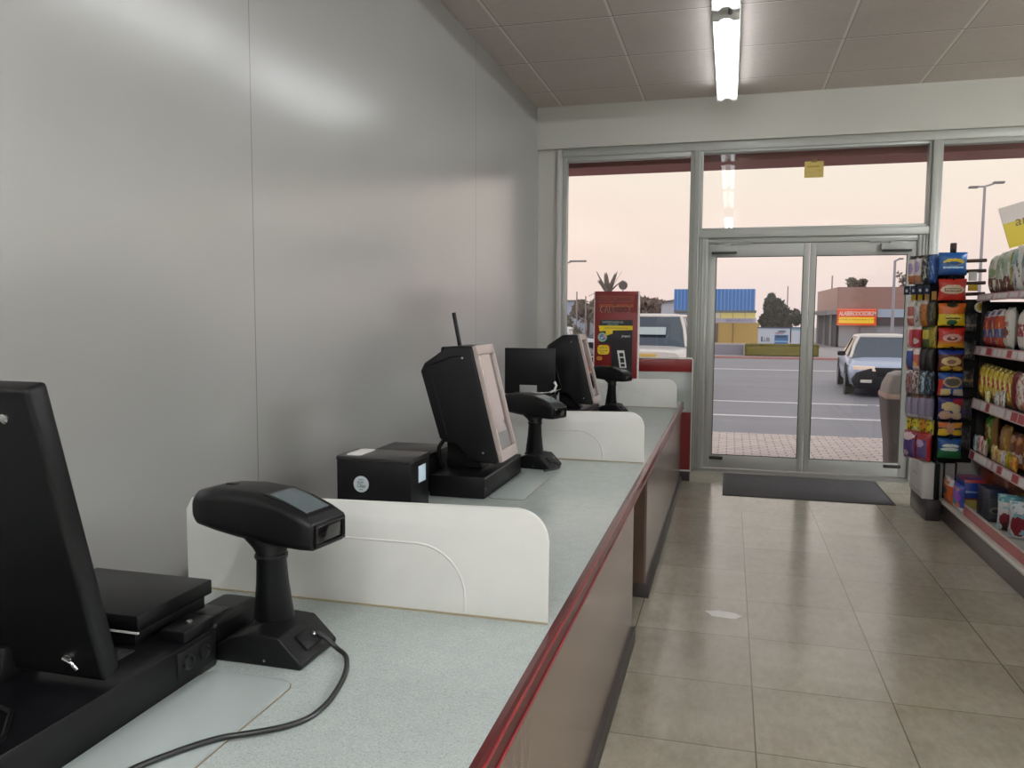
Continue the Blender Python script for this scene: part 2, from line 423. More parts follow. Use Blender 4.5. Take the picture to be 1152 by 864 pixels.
# ------------------------------------------------------------------ counter
CX0, CX1, CZ = -1.60, -0.415, 0.79
m, k, b, out = newmat('speckled_laminate')
x, y, z, v = k.xyz('Object')
n1 = k.noise(v, 150.0, 2.0, .7); n2 = k.noise(v, 18.0, 5.0, .7); n3 = k.noise(v, 420.0, 1.0)
col = k.mix(k.m('ADD', k.m('MULTIPLY', n1, .4), k.m('MULTIPLY', n2, .6)), lin((146, 155, 151)), lin((178, 185, 180)))
sp = k.noise(v, 210.0, 0.0); col = k.mix(k.m('MULTIPLY', k.m('GREATER_THAN', sp, .66), .28), col, lin((96, 104, 102)))
col = k.mix(k.m('MULTIPLY', k.m('LESS_THAN', k.noise(v, 260.0, 0.0), .34), .2), col, lin((206, 212, 206)))
k.put(b.inputs['Base Color'], col); k.put(b.inputs['Roughness'], k.m('MULTIPLY_ADD', n2, .12, .15)); b.inputs['Specular IOR Level'].default_value = .5
LAM = m
m, k, b, out = newmat('beige_wood_laminate')
x, y, z, v = k.xyz('Object')
n1 = k.noise(v, 9.0, 5.0, .65, (1, 3.5, .25)); n2 = k.noise(v, 60.0, 3.0, .6, (1, 3.0, .12))
col = k.mix(k.m('ADD', k.m('MULTIPLY', n1, .6), k.m('MULTIPLY', n2, .5)), lin((86, 71, 62)), lin((138, 121, 110)))
k.put(b.inputs['Base Color'], col); b.inputs['Roughness'].default_value = .22; b.inputs['Specular IOR Level'].default_value = .7
WOOD = m
EDGE = mat('glossy_red_edge', (74, 13, 17), 0.25, spec=0.5, var=.06)
EDGEL = mat('pale_red_bead', (124, 36, 41), 0.25, spec=.6)
TOE = mat('brown_black_rubber', (44, 38, 37), 0.45)
UNDER = mat('dark_brown_chipboard', (86, 66, 50), .6, var=.08)

r = thing('checkout_counter', 'long speckled grey checkout counter with red front edge and wood panels', 'counter', ((CX0+CX1)/2, 3.5, 0))
ox = (CX0+CX1)/2; oy = 3.5
Y0, Y1 = -1.5, 7.95
MB().box(CX0-ox, CX1-0.018-ox, Y0-oy, Y1-oy, CZ-0.04, CZ, 0.002).obj('countertop', LAM, r)
e = MB().prism([(CX1-0.018-ox, CZ-0.064), (CX1-ox-0.001, CZ-0.064), (CX1-ox+0.003, CZ-0.060), (CX1-ox+0.002, CZ-0.006), (CX1-ox-0.004, CZ), (CX1-0.018-ox, CZ)], 'y', Y0-oy, Y1-oy).obj('edge_band', EDGE, r)
MB().box(CX1-ox-0.001, CX1-ox+0.008, Y0-oy, Y1-oy, CZ-0.0615, CZ-0.056, .002).box(CX1-ox-0.003, CX1-ox+0.007, Y0-oy, Y1-oy, CZ-0.013, CZ-0.007, .001).obj('edge_bead', EDGEL, e)
def cabinet(y0, y1):
    MB().box(CX0+0.04-ox, CX1-0.025-ox, y0-oy, y1-oy, 0.02, CZ-0.042).obj('cabinet_box', UNDER, r)
    MB().box(CX1-0.0245-ox, CX1-0.012-ox, y0-oy, y1-oy, 0.085, CZ-0.066).obj('front_panel', WOOD, r)
    MB().box(CX0+0.06-ox, CX1+0.006-ox, y0-0.006-oy, y1+0.006-oy, 0.0, 0.084, .003).obj('toe_kick', TOE, r)
cabinet(Y0, 3.87); cabinet(4.54, 7.79)
MB().box(CX0+0.06-ox, CX0+0.08-ox, 3.87-oy, 4.54-oy, 0.0, CZ-0.045).obj('modesty_panel', UNDER, r)

# dividers
DIVM, k, b, out = newmat('white_acrylic'); b.inputs['Base Color'].default_value = lin((226, 225, 215)); b.inputs['Roughness'].default_value = .38; b.inputs['Subsurface Weight'].default_value = .0
x, y, z, v = k.xyz('Object'); nz = k.noise(v, 5.0, 4.0)
k.put(b.inputs['Base Color'], k.mix(nz, lin((206, 206, 200)), lin((224, 223, 217))))
def divider(label, Y, H, x0=-1.55, x1=-0.445, R=0.085):
    cx = (x0+x1)/2; W = (x1-x0)/2
    d = thing('counter_divider', label, 'divider', (cx, Y, CZ), 0, 'white counter dividers')
    poly = [(-W, 0.0), (W, 0.0)] + [(W-R+R*math.cos(a), H-R+R*math.sin(a)) for a in [i*PI/2/8 for i in range(9)]] + [(-W+0.05, H-0.02), (-W+0.02, H-0.035), (-W, H-0.07)]
    MB().prism(poly, 'y', -0.008, 0.008, 0.003).obj('panel', DIVM, d)
    r2 = 0.14; H2 = H-0.115; W2 = W-0.23
    pts = [(-W+0.15, -0.0075, H2)] + [(W2-r2+r2*math.sin(a), -0.0075, H2-r2+r2*math.cos(a)) for a in [i*PI/2/8 for i in range(9)]] + [(W2, -0.0075, 0.005)]
    MB().tube(pts, 0.0035, 6).obj('raised_rib', DIVM, d)
    MB().box(-W, W, -0.013, -0.008, 0.0, 0.004).obj('caulk_line', mat('caulk', (150, 138, 112), .7), d)
    return d
divider('nearest white counter divider, right behind the big handheld scanner', 2.03, 0.305)
divider('middle white counter divider with rounded corner, behind the second scanner', 4.49, 0.285)
divider('farthest white counter divider, in front of the red cabinet by the window', 7.36, 0.262)

# ------------------------------------------------------------------ handheld scanners on stands
SCR = mat('scanner_display_glass', (84, 94, 96), 0.25, spec=.6)
def rring(x, hw, z0, z1, rad, n=5, cy=0.0):
    pts = []
    for (sx, sz) in ((1, 1), (-1, 1), (-1, -1), (1, -1)):
        cx = sx*(hw-rad); cz = (z1-rad) if sz > 0 else (z0+rad)
        a0 = {(1, 1): 0, (-1, 1): PI/2, (-1, -1): PI, (1, -1): 3*PI/2}[(sx, sz)]
        for i in range(n):
            a = a0 + PI/2*i/(n-1); pts.append((x, cy+cx+rad*math.cos(a), cz+rad*math.sin(a)))
    return pts
def scanner(label, loc, rz, head_yaw, full=True):
    s = thing('barcode_scanner', label, 'scanner', loc, rz, 'barcode scanners on stands')
    MB().prism([(-0.115, 0), (0.112, 0), (0.115, 0.014), (0.055, 0.072), (-0.02, 0.076), (-0.07, 0.058), (-0.115, 0.036)], 'y', -0.086, 0.086, 0.006, 3).obj('stand_base', BLACK, s)
    sl = Matrix.Translation((0.086, 0.0, 0.0435)) @ Matrix.Rotation(math.radians(44), 4, 'Y')
    p = MB().box(-0.022, 0.022, -0.040, 0.040, -0.004, 0.005, 0.004, M=sl).obj('cable_port', DARK, s)
    MB().lathe([(0.0055, 0), (0.0055, 0.012), (0.003, 0.014)], 12, M=sl @ Matrix.Translation((0, 0.006, 0.003))).obj('pin', CHROME, p)
    MB().lathe([(0.0035, 0), (0.0035, 0.003)], 10, M=Matrix.Translation((0.02, -0.0868, 0.016)) @ Matrix.Rotation(PI/2, 4, 'X')).obj('screw', CHROME, s)
    def ell(c, rx, ry, z, n=20): return [(c[0]+rx*math.cos(2*PI*i/n), c[1]+ry*math.sin(2*PI*i/n), z) for i in range(n)]
    MB().loft([ell((-.026, .032), .058, .054, .062), ell((-.026, .032), .050, .046, .072), ell((-.024, .026), .046, .042, .11), ell((-.016, .010), .039, .037, .17), ell((-.008, -.006), .035, .034, .236)]).obj('handle', BLACK, s)
    MB().loft([ell((-.007, -.008), .038, .037, .234), ell((-.007, -.008), .040, .039, .240), ell((-.006, -.008), .038, .037, .246)]).obj('joint_ring', BLACK2, s)
    MB().loft([ell((-.006, -.008), .034, .033, .244), ell((-.012, -.004), .043, .036, .260), ell((-.022, .004), .060, .042, .277), ell((-.03, .008), .078, .046, .296)]).obj('neck', BLACK, s)
    prof = [(-.205, .040, .314, .350, .016), (-.201, .056, .300, .368, .024), (-.185, .066, .291, .380, .028), (-.13, .071, .283, .391, .030), (-.06, .075, .277, .394, .028), (.02, .076, .272, .388, .026), (.08, .075, .270, .374, .022), (.135, .072, .269, .354, .018), (.166, .068, .271, .339, .014), (.170, .064, .275, .334, .012)]
    hb = MB().loft([rring(*q) for q in prof])
    M = Matrix.Translation((-0.030, 0.035, 0.0)) @ Matrix.Rotation(head_yaw, 4, 'Z')
    bmesh.ops.transform(hb.bm, matrix=M, verts=hb.bm.verts[:])
    ho = hb.obj('head', BLACK, s, 40)
    # top display following the slope, its dark rim, the scan window at the nose
    def top(x0, x1, hw, up, m, name):
        zt = lambda t: (.388+(t-.02)/.06*(-.014)) if t < .08 else (.374+(t-.08)/.055*(-.020) if t < .135 else .354+(t-.135)/.031*(-.015))
        b = MB(); n = 6; rings = []
        for i in range(n+1):
            t = x0+(x1-x0)*i/n; zz = zt(t)+up
            rings.append([(t, -hw, zz-.006), (t, hw, zz-.006), (t, hw, zz), (t, -hw, zz)])
        b.loft(rings); bmesh.ops.transform(b.bm, matrix=M, verts=b.bm.verts[:])
        return b.obj(name, m, ho, 30)
    top(.022, .150, .052, .0012, BLACK2, 'display_rim')
    top(.030, .138, .043, .0022, SCR, 'display')
    MB().box(.1685, .1725, -.050, .050, .283, .324, .004, M=M).obj('scan_window', mat('scan_window_black', (8, 8, 9), .12, spec=.6), ho)
    fr = MB()
    for (a0, a1, b0, b1) in ((-.056, .056, .324, .331), (-.056, .056, .277, .283), (-.056, -.050, .283, .324), (.050, .056, .283, .324)): fr.box(.168, .1765, a0, a1, b0, b1, .002, M=M)
    fr.obj('window_rim', BLACK2, ho)
    MB().box(-.135, -.108, -.010, .010, .388, .3945, .002, M=M).obj('trigger_button', BLACK2, ho)
    MB().prism([(-.03, .275), (.02, .275), (.012, .258), (-.010, .250), (-.026, .258)], 'y', -.012, .012, .003, M=M @ Matrix.Translation((.045, 0, .004))).obj('trigger', BLACK2, ho)
    if full:
        # a black lead running from the port over the counter towards the camera
        base = Vector(loc); q = []
        for p in [(-.945, 1.70, .838), (-.925, 1.705, .826), (-.895, 1.705, .803), (-.862, 1.685, .797), (-.835, 1.64, .796), (-.812, 1.58, .796), (-.796, 1.51, .796), (-.789, 1.45, .796), (-.796, 1.39, .796), (-.825, 1.34, .799), (-.87, 1.30, .801), (-.915, 1.265, .802), (-.96, 1.20, .803), (-1.0, 1.12, .803), (-1.03, 1.0, .803), (-1.04, .85, .803)]:
            q.append(Matrix.Rotation(-rz, 4, 'Z') @ (Vector(p)-base))
        # smooth
        def cr(P, n=6):
            o = []
            for i in range(len(P)-1):
                p0, p1, p2, p3 = P[max(i-1, 0)], P[i], P[i+1], P[min(i+2, len(P)-1)]
                for j in range(n):
                    t = j/n; o.append(0.5*((2*p1)+(-p0+p2)*t+(2*p0-5*p1+4*p2-p3)*t*t+(-p0+3*p1-3*p2+p3)*t**3))
            o.append(P[-1]); return o
        MB().tube(cr(q), 0.0058, 10).obj('cable', mat('black_cable', (22, 24, 23), .45), s)
    else:
        MB().tube([(.10, .0, .03), (.125, -.0, .025), (.14, -.01, .008), (.13, -.06, .006), (.10, -.13, .006)], .005, 8).obj('cable', mat('black_cable', (22, 24, 23), .45), s)
    return s
scanner('large black handheld scanner on its stand, nearest the camera', (-1.037, 1.675, CZ), 0.0, math.radians(-9))
scanner('black scanner on a stand, beside the second register before middle divider', (-0.998, 4.22, CZ), math.radians(-10), math.radians(-14), False)
scanner('smallest black scanner, in front of the red cabinet, beside the farthest register', (-0.955, 6.87, CZ), math.radians(-10), math.radians(-14), False)

# ------------------------------------------------------------------ register terminals
SCREEN = mat('glossy_screen', (30, 26, 27), 0.07, spec=1.0); SCREEN.node_tree.nodes['Principled BSDF'].inputs['IOR'].default_value = 3.0
BEZ = mat('bezel_grey_brown', (168, 154, 148), .3, spec=.6)
def terminal(label, loc, antenna=True):
    t = thing('register_terminal', label, 'cash register', loc, 0, 'register terminals on the counter')
    MB().box(-.13, .13, -.33, .33, 0, .098, .005).obj('base_unit', BLACK2, t)
    MB().box(.1295, .1315, -.325, .325, .088, .094).obj('base_seam', mat('seam_grey', (64, 60, 60), .3), t)
    MB().lathe([(.004, 0), (.004, .003)], 10, M=Matrix.Translation((.1295, -.31, .045)) @ Matrix.Rotation(PI/2, 4, 'Y')).obj('screw', CHROME, t)
    MB().prism([(-.12, .097), (.06, .097), (.03, .14), (-.02, .20), (-.02, .27), (-.12, .27), (-.115, .15)], 'y', -.13, -.0, .01).obj('neck', BLACK, t)
    yn, yf = -.25, .02
    hp = [(.165, .145), (.172, .158), (.045, .672), (.035, .678), (-.07, .676), (-.185, .598), (-.203, .56), (-.112, .255), (-.09, .235), (-.02, .24), (.03, .165), (.07, .150)]
    hs = MB().prism(hp, 'y', yn, yf, .008, 3).obj('housing', BLACK, t)
    # recessed vent line on the side
    MB().tube([(-.150, yn-.001, .54), (-.075, yn-.001, .27)], .004, 6).obj('vent_groove', DARK, hs)
    MB().tube([(-.17, yn-.001, .585), (-.05, yn-.001, .63), (-.0, yn-.001, .635)], .003, 6).obj('moulding', BLACK2, hs)
    for (xx, zz) in ((-.0, .625), (.10, .195)):
        MB().lathe([(.005, 0), (.005, .003)], 10, M=Matrix.Translation((xx, yn+.001, zz)) @ Matrix.Rotation(PI/2, 4, 'X')).obj('screw', CHROME, hs)
    ax = Vector((.172-.045, 0, .158-.672)); ang = math.atan2(.172-.045, .672-.158); H = ax.length
    F = Matrix.Translation((.045, 0, .672)) @ Matrix.Rotation(-ang, 4, 'Y')   # local z up the front face
    fr = MB()
    b0, b1 = -H-.006, .006
    fr.box(.001, .022, yn, yf, b1-.045, b1, .004, M=F).box(.001, .022, yn, yf, b0, b0+.05, .004, M=F)
    fr.box(.001, .022, yn, yn+.022, b0+.05, b1-.045, .002, M=F).box(.001, .022, yf-.022, yf, b0+.05, b1-.045, .002, M=F)
    bz = fr.obj('screen_bezel', BEZ, t)
    MB().box(.001, .010, yn+.022, yf-.022, b0+.05, b1-.045, M=F).obj('screen', SCREEN, bz)
    if antenna:
        MB().box(-.19, -.06, -.02, .05, .62, .665, .01).tube([(-.10, .02, .655), (-.135, .02, .83)], .010, 10).obj('antenna', DARK, t)
    MB().tube([(-.125, -.16, .10), (-.14, -.18, .15), (-.135, -.19, .20), (-.10, -.15, .27)], .010, 8).obj('lead', DARK, t)
    return t
T2 = terminal('black register with slanted touch screen and stub antenna, middle station', (-1.165, 3.70, CZ))
T3 = terminal('farthest black register with slanted touch screen, by the red cabinet', (-1.165, 6.30, CZ), False)

# nearest register: flat screen seen from behind, low base with ports
t = thing('register_terminal', 'nearest black register, its tilted flat screen seen from behind at left edge', 'cash register', (-1.37, 1.25, CZ), 0, 'register terminals on the counter')
bx, by, bz_ = 1.37, -1.25, -CZ
def L(x, y, z): return (x+1.37, y-1.25, z-CZ)
b = MB(); b.box(-1.62+1.37, -1.13+1.37, .72-1.25, 1.57-1.25, 0, .092, .006); b.obj('base_unit', BLACK2, t)
tilt = math.atan2(.15, .58)
F = Matrix.Translation(L(-1.352, 1.285, .905)) @ Matrix.Rotation(tilt, 4, 'X')
hs = MB().box(-.22, .21, -.048, 0, -.0, .60, .010, 3, M=F).obj('housing', BLACK, t)
MB().box(-.205, .195, .0005, .006, .02, .58, .002, M=F).obj('screen', SCREEN, hs)
for (xx, zz) in ((.148, .545), (.14, .05), (-.16, .545)):
    MB().lathe([(.009, 0), (.009, .004), (.005, .006)], 14, M=F @ Matrix.Translation((xx, -.048, zz)) @ Matrix.Rotation(PI/2, 4, 'X')).obj('screw', CHROME, hs)
MB().tube([tuple(F @ Vector((.13, -.052, .05))), tuple(F @ Vector((.15, -.056, .046))), tuple(F @ Vector((.158, -.054, .03)))], .004, 8).obj('hook', CHROME, hs)
MB().prism([(-.05, .09), (.05, .09), (.04, .16), (-.04, .16)], 'x', -.10, .02, .008, M=Matrix.Translation((0, .0, 0))).obj('neck', BLACK, t)
pp = MB().box(.2395, .2415, .18, .31, .018, .082, .0008).obj('port_panel', DARK, t)
for yy in (.215, .272):
    MB().lathe([(.017, 0), (.017, .006), (.012, .006), (.012, .002)], 16, M=Matrix.Translation((.2415, yy, .052)) @ Matrix.Rotation(PI/2, 4, 'Y')).obj('socket', mat('socket_steel', (70, 70, 72), .3, metal=.9), pp)
MB().box(.172, .236, .212, .316, .0925, .118, .003).obj('latch_block', BLACK2, t)
MB().lathe([(.007, 0), (.007, .003), (.003, .004)], 12, M=Matrix.Translation((.205, .27, .118))).obj('screw', CHROME, t)
MB().box(.11, .16, .09, .15, .0925, .096, .003).obj('pad', mat('pad_dark', (34, 34, 36), .5), t)
MB().tube([L(-1.40, 1.10, .885), L(-1.30, 1.13, .887), L(-1.23, 1.11, .887), L(-1.17, 1.04, .886), L(-1.15, .98, .884)], .005, 8).obj('lead', DARK, t)

# slab shaped device lying on the base
s = MB().box(-.17, .17, -.13, .13, .034, .07, .004).obj('slip_printer', BLACK2, None, loc=(-1.385, 1.545, .883))
tag(s, 'flat black slab of a printer lying behind the nearest screen', 'printer')
MB().box(-.16, .155, -.12, .12, 0.0, .033, .002).obj('printer_foot', DARK, s)
MB().box(-.0, .1705, -.131, -.126, .030, .0335).obj('paper_edge', PAPER, s)
s = MB().box(-.055, .055, -.10, .10, 0, .085, .018, 4).obj('card_terminal', BLACK, None, loc=(-1.215, 1.70, CZ))
tag(s, 'small rounded black device between nearest register base and large scanner', 'card terminal')
MB().box(-.035, .035, -.085, .0, .0855, .088, .002).obj('lid', BLACK2, s)

# counter mats
MATM = mat('clear_counter_mat', (160, 168, 165), .22, spec=.6, var=.05, vscale=40)
def rrect(x0, x1, y0, y1, r, n=6):
    p = []
    for cx, cy, a0 in ((x1-r, y1-r, 0), (x0+r, y1-r, PI/2), (x0+r, y0+r, PI), (x1-r, y0+r, 3*PI/2)):
        for i in range(n): a = a0+PI/2*i/(n-1); p.append((cx+r*math.cos(a), cy+r*math.sin(a)))
    return p
def cmat(label, x0, x1, y0, y1):
    o = MB().prism(rrect(x0-(x0+x1)/2, (x1-x0)/2, -(y1-y0)/2, (y1-y0)/2, .035), 'z', 0, .0055, .0015).obj('counter_mat', MATM, None, loc=((x0+x1)/2, (y0+y1)/2, CZ))
    tag(o, label, 'mat', 'grey counter mats')
    MB().prism(rrect(x0-(x0+x1)/2-.002, (x1-x0)/2+.002, -(y1-y0)/2-.002, (y1-y0)/2+.002, .036), 'z', 0.0, .002).obj('worn_edge', mat('worn_brown', (120, 104, 84), .7), o)
cmat('pale grey mat on counter beside the nearest register, under the black cable', -1.128, -.905, .7, 1.535)
cmat('small grey mat on counter beside the middle register', -1.03, -.86, 3.40, 4.03)

# printer box with round sticker
p = thing('receipt_printer', 'black box printer with round white sticker, behind the nearest divider', 'printer', (-1.40, 3.105, CZ))
MB().box(-.166, .166, -.10, .10, 0, .212, .004).obj('case', BLACK2, p)
MB().box(-.168, .168, -.102, .102, .2125, .232, .004).obj('lid', mat('lid_black', (40, 38, 38), .3, spec=.5), p)
MB().prism(rrect(-.14, -.07, -.075, .09, .02), 'z', .2322, .2335).obj('white_label', PAPER, p)
stk = MB().lathe([(.034, 0), (.034, .0015), (.0, .0015)], 32, M=Matrix.Translation((-.055, -.1001, .118)) @ Matrix.Rotation(PI/2, 4, 'X')).obj('round_sticker', mat('sticker_silver', (186, 194, 196), .4), p)
INK = mat('dark_ink', (52, 60, 62), .5)
for (s_, wd, hh, dz, dx, sh) in (('OFFICE', .022, .005, .019, 0, 0), ('MACRO', .028, .008, .008, -.003, 0), ('Cibao', .038, .015, -.006, .002, .25), ('2000', .016, .004, -.022, 0, 0)):
    text(s_, wd, hh, INK, stk, (-.055+dx, -.1021, .118+dz), FACE_Y, shear=sh)
MB().box(.1665, .168, -.02, .06, .12, .19, .0005).obj('side_label', mat('pale_blue_label', (196, 214, 226), .5), p)
s = MB().box(-.155, .15, -.15, .15, 0, .176, .005).obj('cash_drawer', BLACK2, None, loc=(-1.475, 3.60, CZ))
tag(s, 'flat-topped black device behind the box printer, left of middle register', 'cash drawer')
MB().box(-.156, .151, -.151, .151, .142, .146).obj('seam', DARK, s)

# third station: tall black panel printer with paper
p = thing('pole_display', 'square black panel with grey label, standing left of the farthest register', 'display', (-1.41, 5.72, CZ))
MB().box(-.185, .19, -.02, .02, .25, .585, .005).obj('panel', BLACK, p)
MB().box(-.175, .18, -.018, .10, 0.0, .2495, .006).obj('body', BLACK2, p)
for i in range(3): MB().box(-.15, .15, -.0212, -.0195, .40+i*.05, .404+i*.05).obj('groove', DARK, p)
MB().box(-.07, .06, -.0225, -.0201, .25, .315, .0008).obj('label_plate', mat('label_grey', (150, 150, 148), .5), p)
c = MB(); pts = [(.02+.22*i/10, -.05, .262+.03*(i/10)**3) for i in range(11)]
c.loft([[(a, y_-.035, z_), (a, y_+.035, z_), (a, y_+.035, z_+.001), (a, y_-.035, z_+.001)] for a, y_, z_ in pts]).obj('paper_curl', PAPER, p)
MB().tube([(.17, -.06, .27), (.20, -.065, .285), (.215, -.065, .32), (.20, -.06, .345)], [.008, .008, .008, .012], 8).obj('white_lever', WHITEP, p)

# ------------------------------------------------------------------ red partition & advertising cabinet
FROST = mat('frosted_green_glass', (204, 216, 208), .25, spec=.6); FROST.node_tree.nodes['Principled BSDF'].inputs['Alpha'].default_value = .5; FROST.node_tree.nodes['Principled BSDF'].inputs['Transmission Weight'].default_value = .0
r = thing('red_partition', 'low red and glass partition panel at the window end of counter', 'partition', (-1.16, 8.02, 0))
x0, x1 = -2.04+1.16, -.345+1.16
MB().box(x0, x1, -.02, .02, 0, .095, .003).obj('base', TOE, r)
MB().box(x0, x1, -.022, .022, .0955, .112, .002).obj('white_strip', WHITEP, r)
MB().box(x0, x1, -.018, .018, .1125, .68).obj('lower_panel', REDP, r)
MB().box(x0, x1, -.006, .006, .6805, 1.075).obj('glass_panel', FROST, r, smooth=0)
MB().box(x0, x1, -.02, .02, 1.0755, 1.20, .003).obj('top_rail', REDP, r)
MB().box(x1+.0005, x1+.010, -.022, .022, .096, 1.20, .002).obj('end_trim', WHITEP, r)
MB().box(x0, x1, -.022, .022, 1.2005, 1.215, .002).obj('cap_strip', WHITEP, r)

a = thing('advertising_cabinet', 'tall red vending display with dark printed front, against the window', 'display cabinet', (-1.045, 7.70, CZ))
W_, H_ = .205, 1.06
MB().box(-W_, W_, -.05, .05, 0, H_, .004).obj('case', mat('poster_red', (118, 12, 15), .35), a)
MB().box(W_+.0005, W_+.008, -.05, .05, 0, H_).box(-W_-.008, -W_-.0005, -.05, .05, 0, H_).obj('white_edging', PAPER, a)
MB().box(-W_+.012, W_-.012, -.052, -.0502, .86, 1.03).obj('header_band', graphic('header_red', (108, 14, 17), [('rect', .08, .30, .92, .47, (150, 68, 30)), ('rect', .06, .56, .94, .93, (132, 50, 34)), ('blot', 4, .62, (122, 20, 18))], 'y', .4, .03), a)
INKR = mat('dark_red_ink', (42, 10, 10), .5); INKP = mat('faded_pink_ink', (178, 126, 108), .5)
text('ELECTROMANIA', .30, .036, INKR, a, (-.012, -.0523, .985), FACE_Y)
text('&', .03, .035, INKR, a, (-.012, -.0523, .938), FACE_Y)
text('CAUSECO', .282, .062, INKP, a, (-.012, -.0522, .888), FACE_Y)
text('CAUSECO', .270, .055, INKR, a, (-.010, -.0526, .887), FACE_Y)
dp = MB().prism([(-.15, .79), (.158, .79), (.158, .10), (-.04, .10), (-.04, .52), (-.05, .56), (-.15, .56)], 'y', -.053, -.0502).obj('dark_print', mat('poster_black', (34, 32, 36), .3), a)
text('SUPERSOUND 5X', .20, .018, mat('pale_ink', (178, 200, 190), .5), dp, (-.03, -.0535, .768), FACE_Y)
text('HIGH DEF', .10, .012, mat('pale_ink', (178, 200, 190), .5), dp, (-.03, -.0535, .745), FACE_Y)
text('Jampack', .085, .026, PAPER, dp, (.095, -.0535, .635), FACE_Y, shear=.3)
YEL = mat('poster_yellow', (226, 196, 30), .4)
b = MB().prism([(-.165, .735), (.158, .735), (.158, .695), (-.03, .69), (-.03, .66), (-.09, .64), (-.10, .685), (-.155, .68)], 'y', -.0545, -.0531).obj('yellow_banner', YEL, a)
text('electrodomesticos', .22, .02, mat('olive_ink', (120, 110, 20), .5), b, (.0, -.0547, .715), FACE_Y)
MB().lathe([(.044, 0), (.044, .0014), (0, .0014)], 28, M=Matrix.Translation((-.128, -.0532, .625)) @ Matrix.Rotation(PI/2, 4, 'X')).obj('round_picture', graphic('round_pic', (150, 190, 150), [('ell', .55, .5, .33, .33, (86, 110, 170)), ('ell', .72, .6, .14, .2, (220, 150, 130)), ('ell', .45, .4, .1, .1, (220, 220, 230))], 'y', .4, .04), a)
b = MB().prism(rrect(-.172, -.06, .46, .55, .03), 'y', -.0545, -.0502).obj('yellow_bubble', YEL, a)
text('sonido de', .075, .018, INK, b, (-.118, -.0547, .525), FACE_Y); text('estrella', .08, .018, INK, b, (-.116, -.0547, .498), FACE_Y); text('gana', .04, .014, INK, b, (-.125, -.0547, .475), FACE_Y)
b = MB().prism(rrect(-.178, -.128, .405, .44, .014), 'y', -.0545, -.0502).obj('yellow_tag', mat('poster_orange', (214, 150, 40), .4), a)
text('$99', .035, .018, INK, b, (-.153, -.0547, .422), FACE_Y)
ph = MB().prism([(.015, .50), (.082, .50), (.108, .335), (.042, .335)], 'y', -.0555, -.0531).obj('handset_picture', PAPER, a)
MB().prism([(.035, .478), (.074, .478), (.080, .440), (.041, .440)], 'y', -.057, -.0556).prism([(.042, .430), (.081, .430), (.088, .385), (.049, .385)], 'y', -.057, -.0556).prism([(.050, .374), (.089, .374), (.094, .347), (.055, .347)], 'y', -.057, -.0556).obj('handset_window', mat('handset_dark', (30, 44, 36), .3), ph)

# ------------------------------------------------------------------ doormat
m, k, b, out = newmat('grey_carpet_mat')
x, y, z, v = k.xyz('Object'); nz = k.noise(v, 240.0, 2.0); n2 = k.noise(v, 6.0, 3.0)
k.put(b.inputs['Base Color'], k.mix(k.m('ADD', k.m('MULTIPLY', nz, .6), k.m('MULTIPLY', n2, .4)), lin((52, 51, 54)), lin((108, 106, 108)))); b.inputs['Roughness'].default_value = .9
bp = k.n('ShaderNodeBump'); bp.inputs['Strength'].default_value = .6; bp.inputs['Distance'].default_value = .004; k.put(bp.inputs['Height'], nz); k.put(b.inputs['Normal'], bp.outputs[0])
o = MB().box(-.70, .70, -.50, .50, 0, .008, .002).obj('doormat', m, None, loc=(.70, 7.97, .0)); tag(o, 'dark grey rectangular doormat on the floor in front of the doors', 'doormat')
rb = MB()
for a_ in ((-.725, .725, -.525, -.5005), (-.725, .725, .5005, .525), (-.725, -.7005, -.5, .5), (.7005, .725, -.5, .5)): rb.box(a_[0], a_[1], a_[2], a_[3], 0, .006, .002)
rb.obj('rubber_border', mat('mat_rubber', (40, 39, 41), .6), o)
o = MB().prism([(-.03, -.05), (.09, -.06), (.13, -.01), (.08, .03), (.0, .05), (-.07, .02)], 'z', 0.0, .0012).obj('paper_scrap', mat('scrap_white', (250, 248, 244), .3), None, loc=(-.02, 4.40, .0005)); tag(o, 'pale torn paper scrap lying on the floor tiles beside counter', 'scrap')


# ------------------------------------------------------------------ packaged goods
PACKS = {}
def pillow_mesh(w_, h_, d_):
    """sealed bag facing -Y, standing on z=0"""
    b = MB(); nx, nz = 8, 10; front = []; back = []
    for sgn, store in ((-1, front), (1, back)):
        for j in range(nz+1):
            row = []
            for i in range(nx+1):
                u = i/nx*2-1; v = j/nz*2-1
                p = (max(0, 1-abs(u)**3.4))**.75 * (max(0, 1-abs(v)**4.0))**.7
                pinch = 1-.06*(1-abs(v))*1.0 if abs(v) < .8 else 1
                row.append((u*w_/2*pinch, sgn*(d_/2*p+.001)+random.uniform(-1, 1)*.004*d_/.08*p, (v+1)/2*h_))
            store.append(row)
    for rows in (front, back):
        vs = [p for r in rows for p in r]; n = nx+1
        b._add(vs, [(j*n+i, j*n+i+1, (j+1)*n+i+1, (j+1)*n+i) for j in range(nz) for i in range(nx)])
    n = nx+1
    rim = lambda rows: [rows[0][i] for i in range(n)] + [rows[j][nx] for j in range(1, nz+1)] + [rows[nz][i] for i in range(nx-1, -1, -1)] + [rows[j][0] for j in range(nz-1, 0, -1)]
    f, r = rim(front), rim(back); m_ = len(f)
    b._add(f+r, [(i, (i+1) % m_, (i+1) % m_ + m_, i+m_) for i in range(m_)])
    bmesh.ops.remove_doubles(b.bm, verts=b.bm.verts[:], dist=1e-5)
    return b
def pack_mat(name, base, layers, rough=.28, distort=.05):
    if name not in PACKS: PACKS[name] = graphic('pack_' + name, base, layers, 'y', rough, distort, .6)
    return PACKS[name]
def bag(name, label, cat, design, w_, h_, d_, loc, rz=0.0, group=None, rx=0.0):
    o = pillow_mesh(w_, h_, d_).obj(name, design, None, 60, loc=loc, rot=(rx, 0, rz))
    return tag(o, label, cat, group)
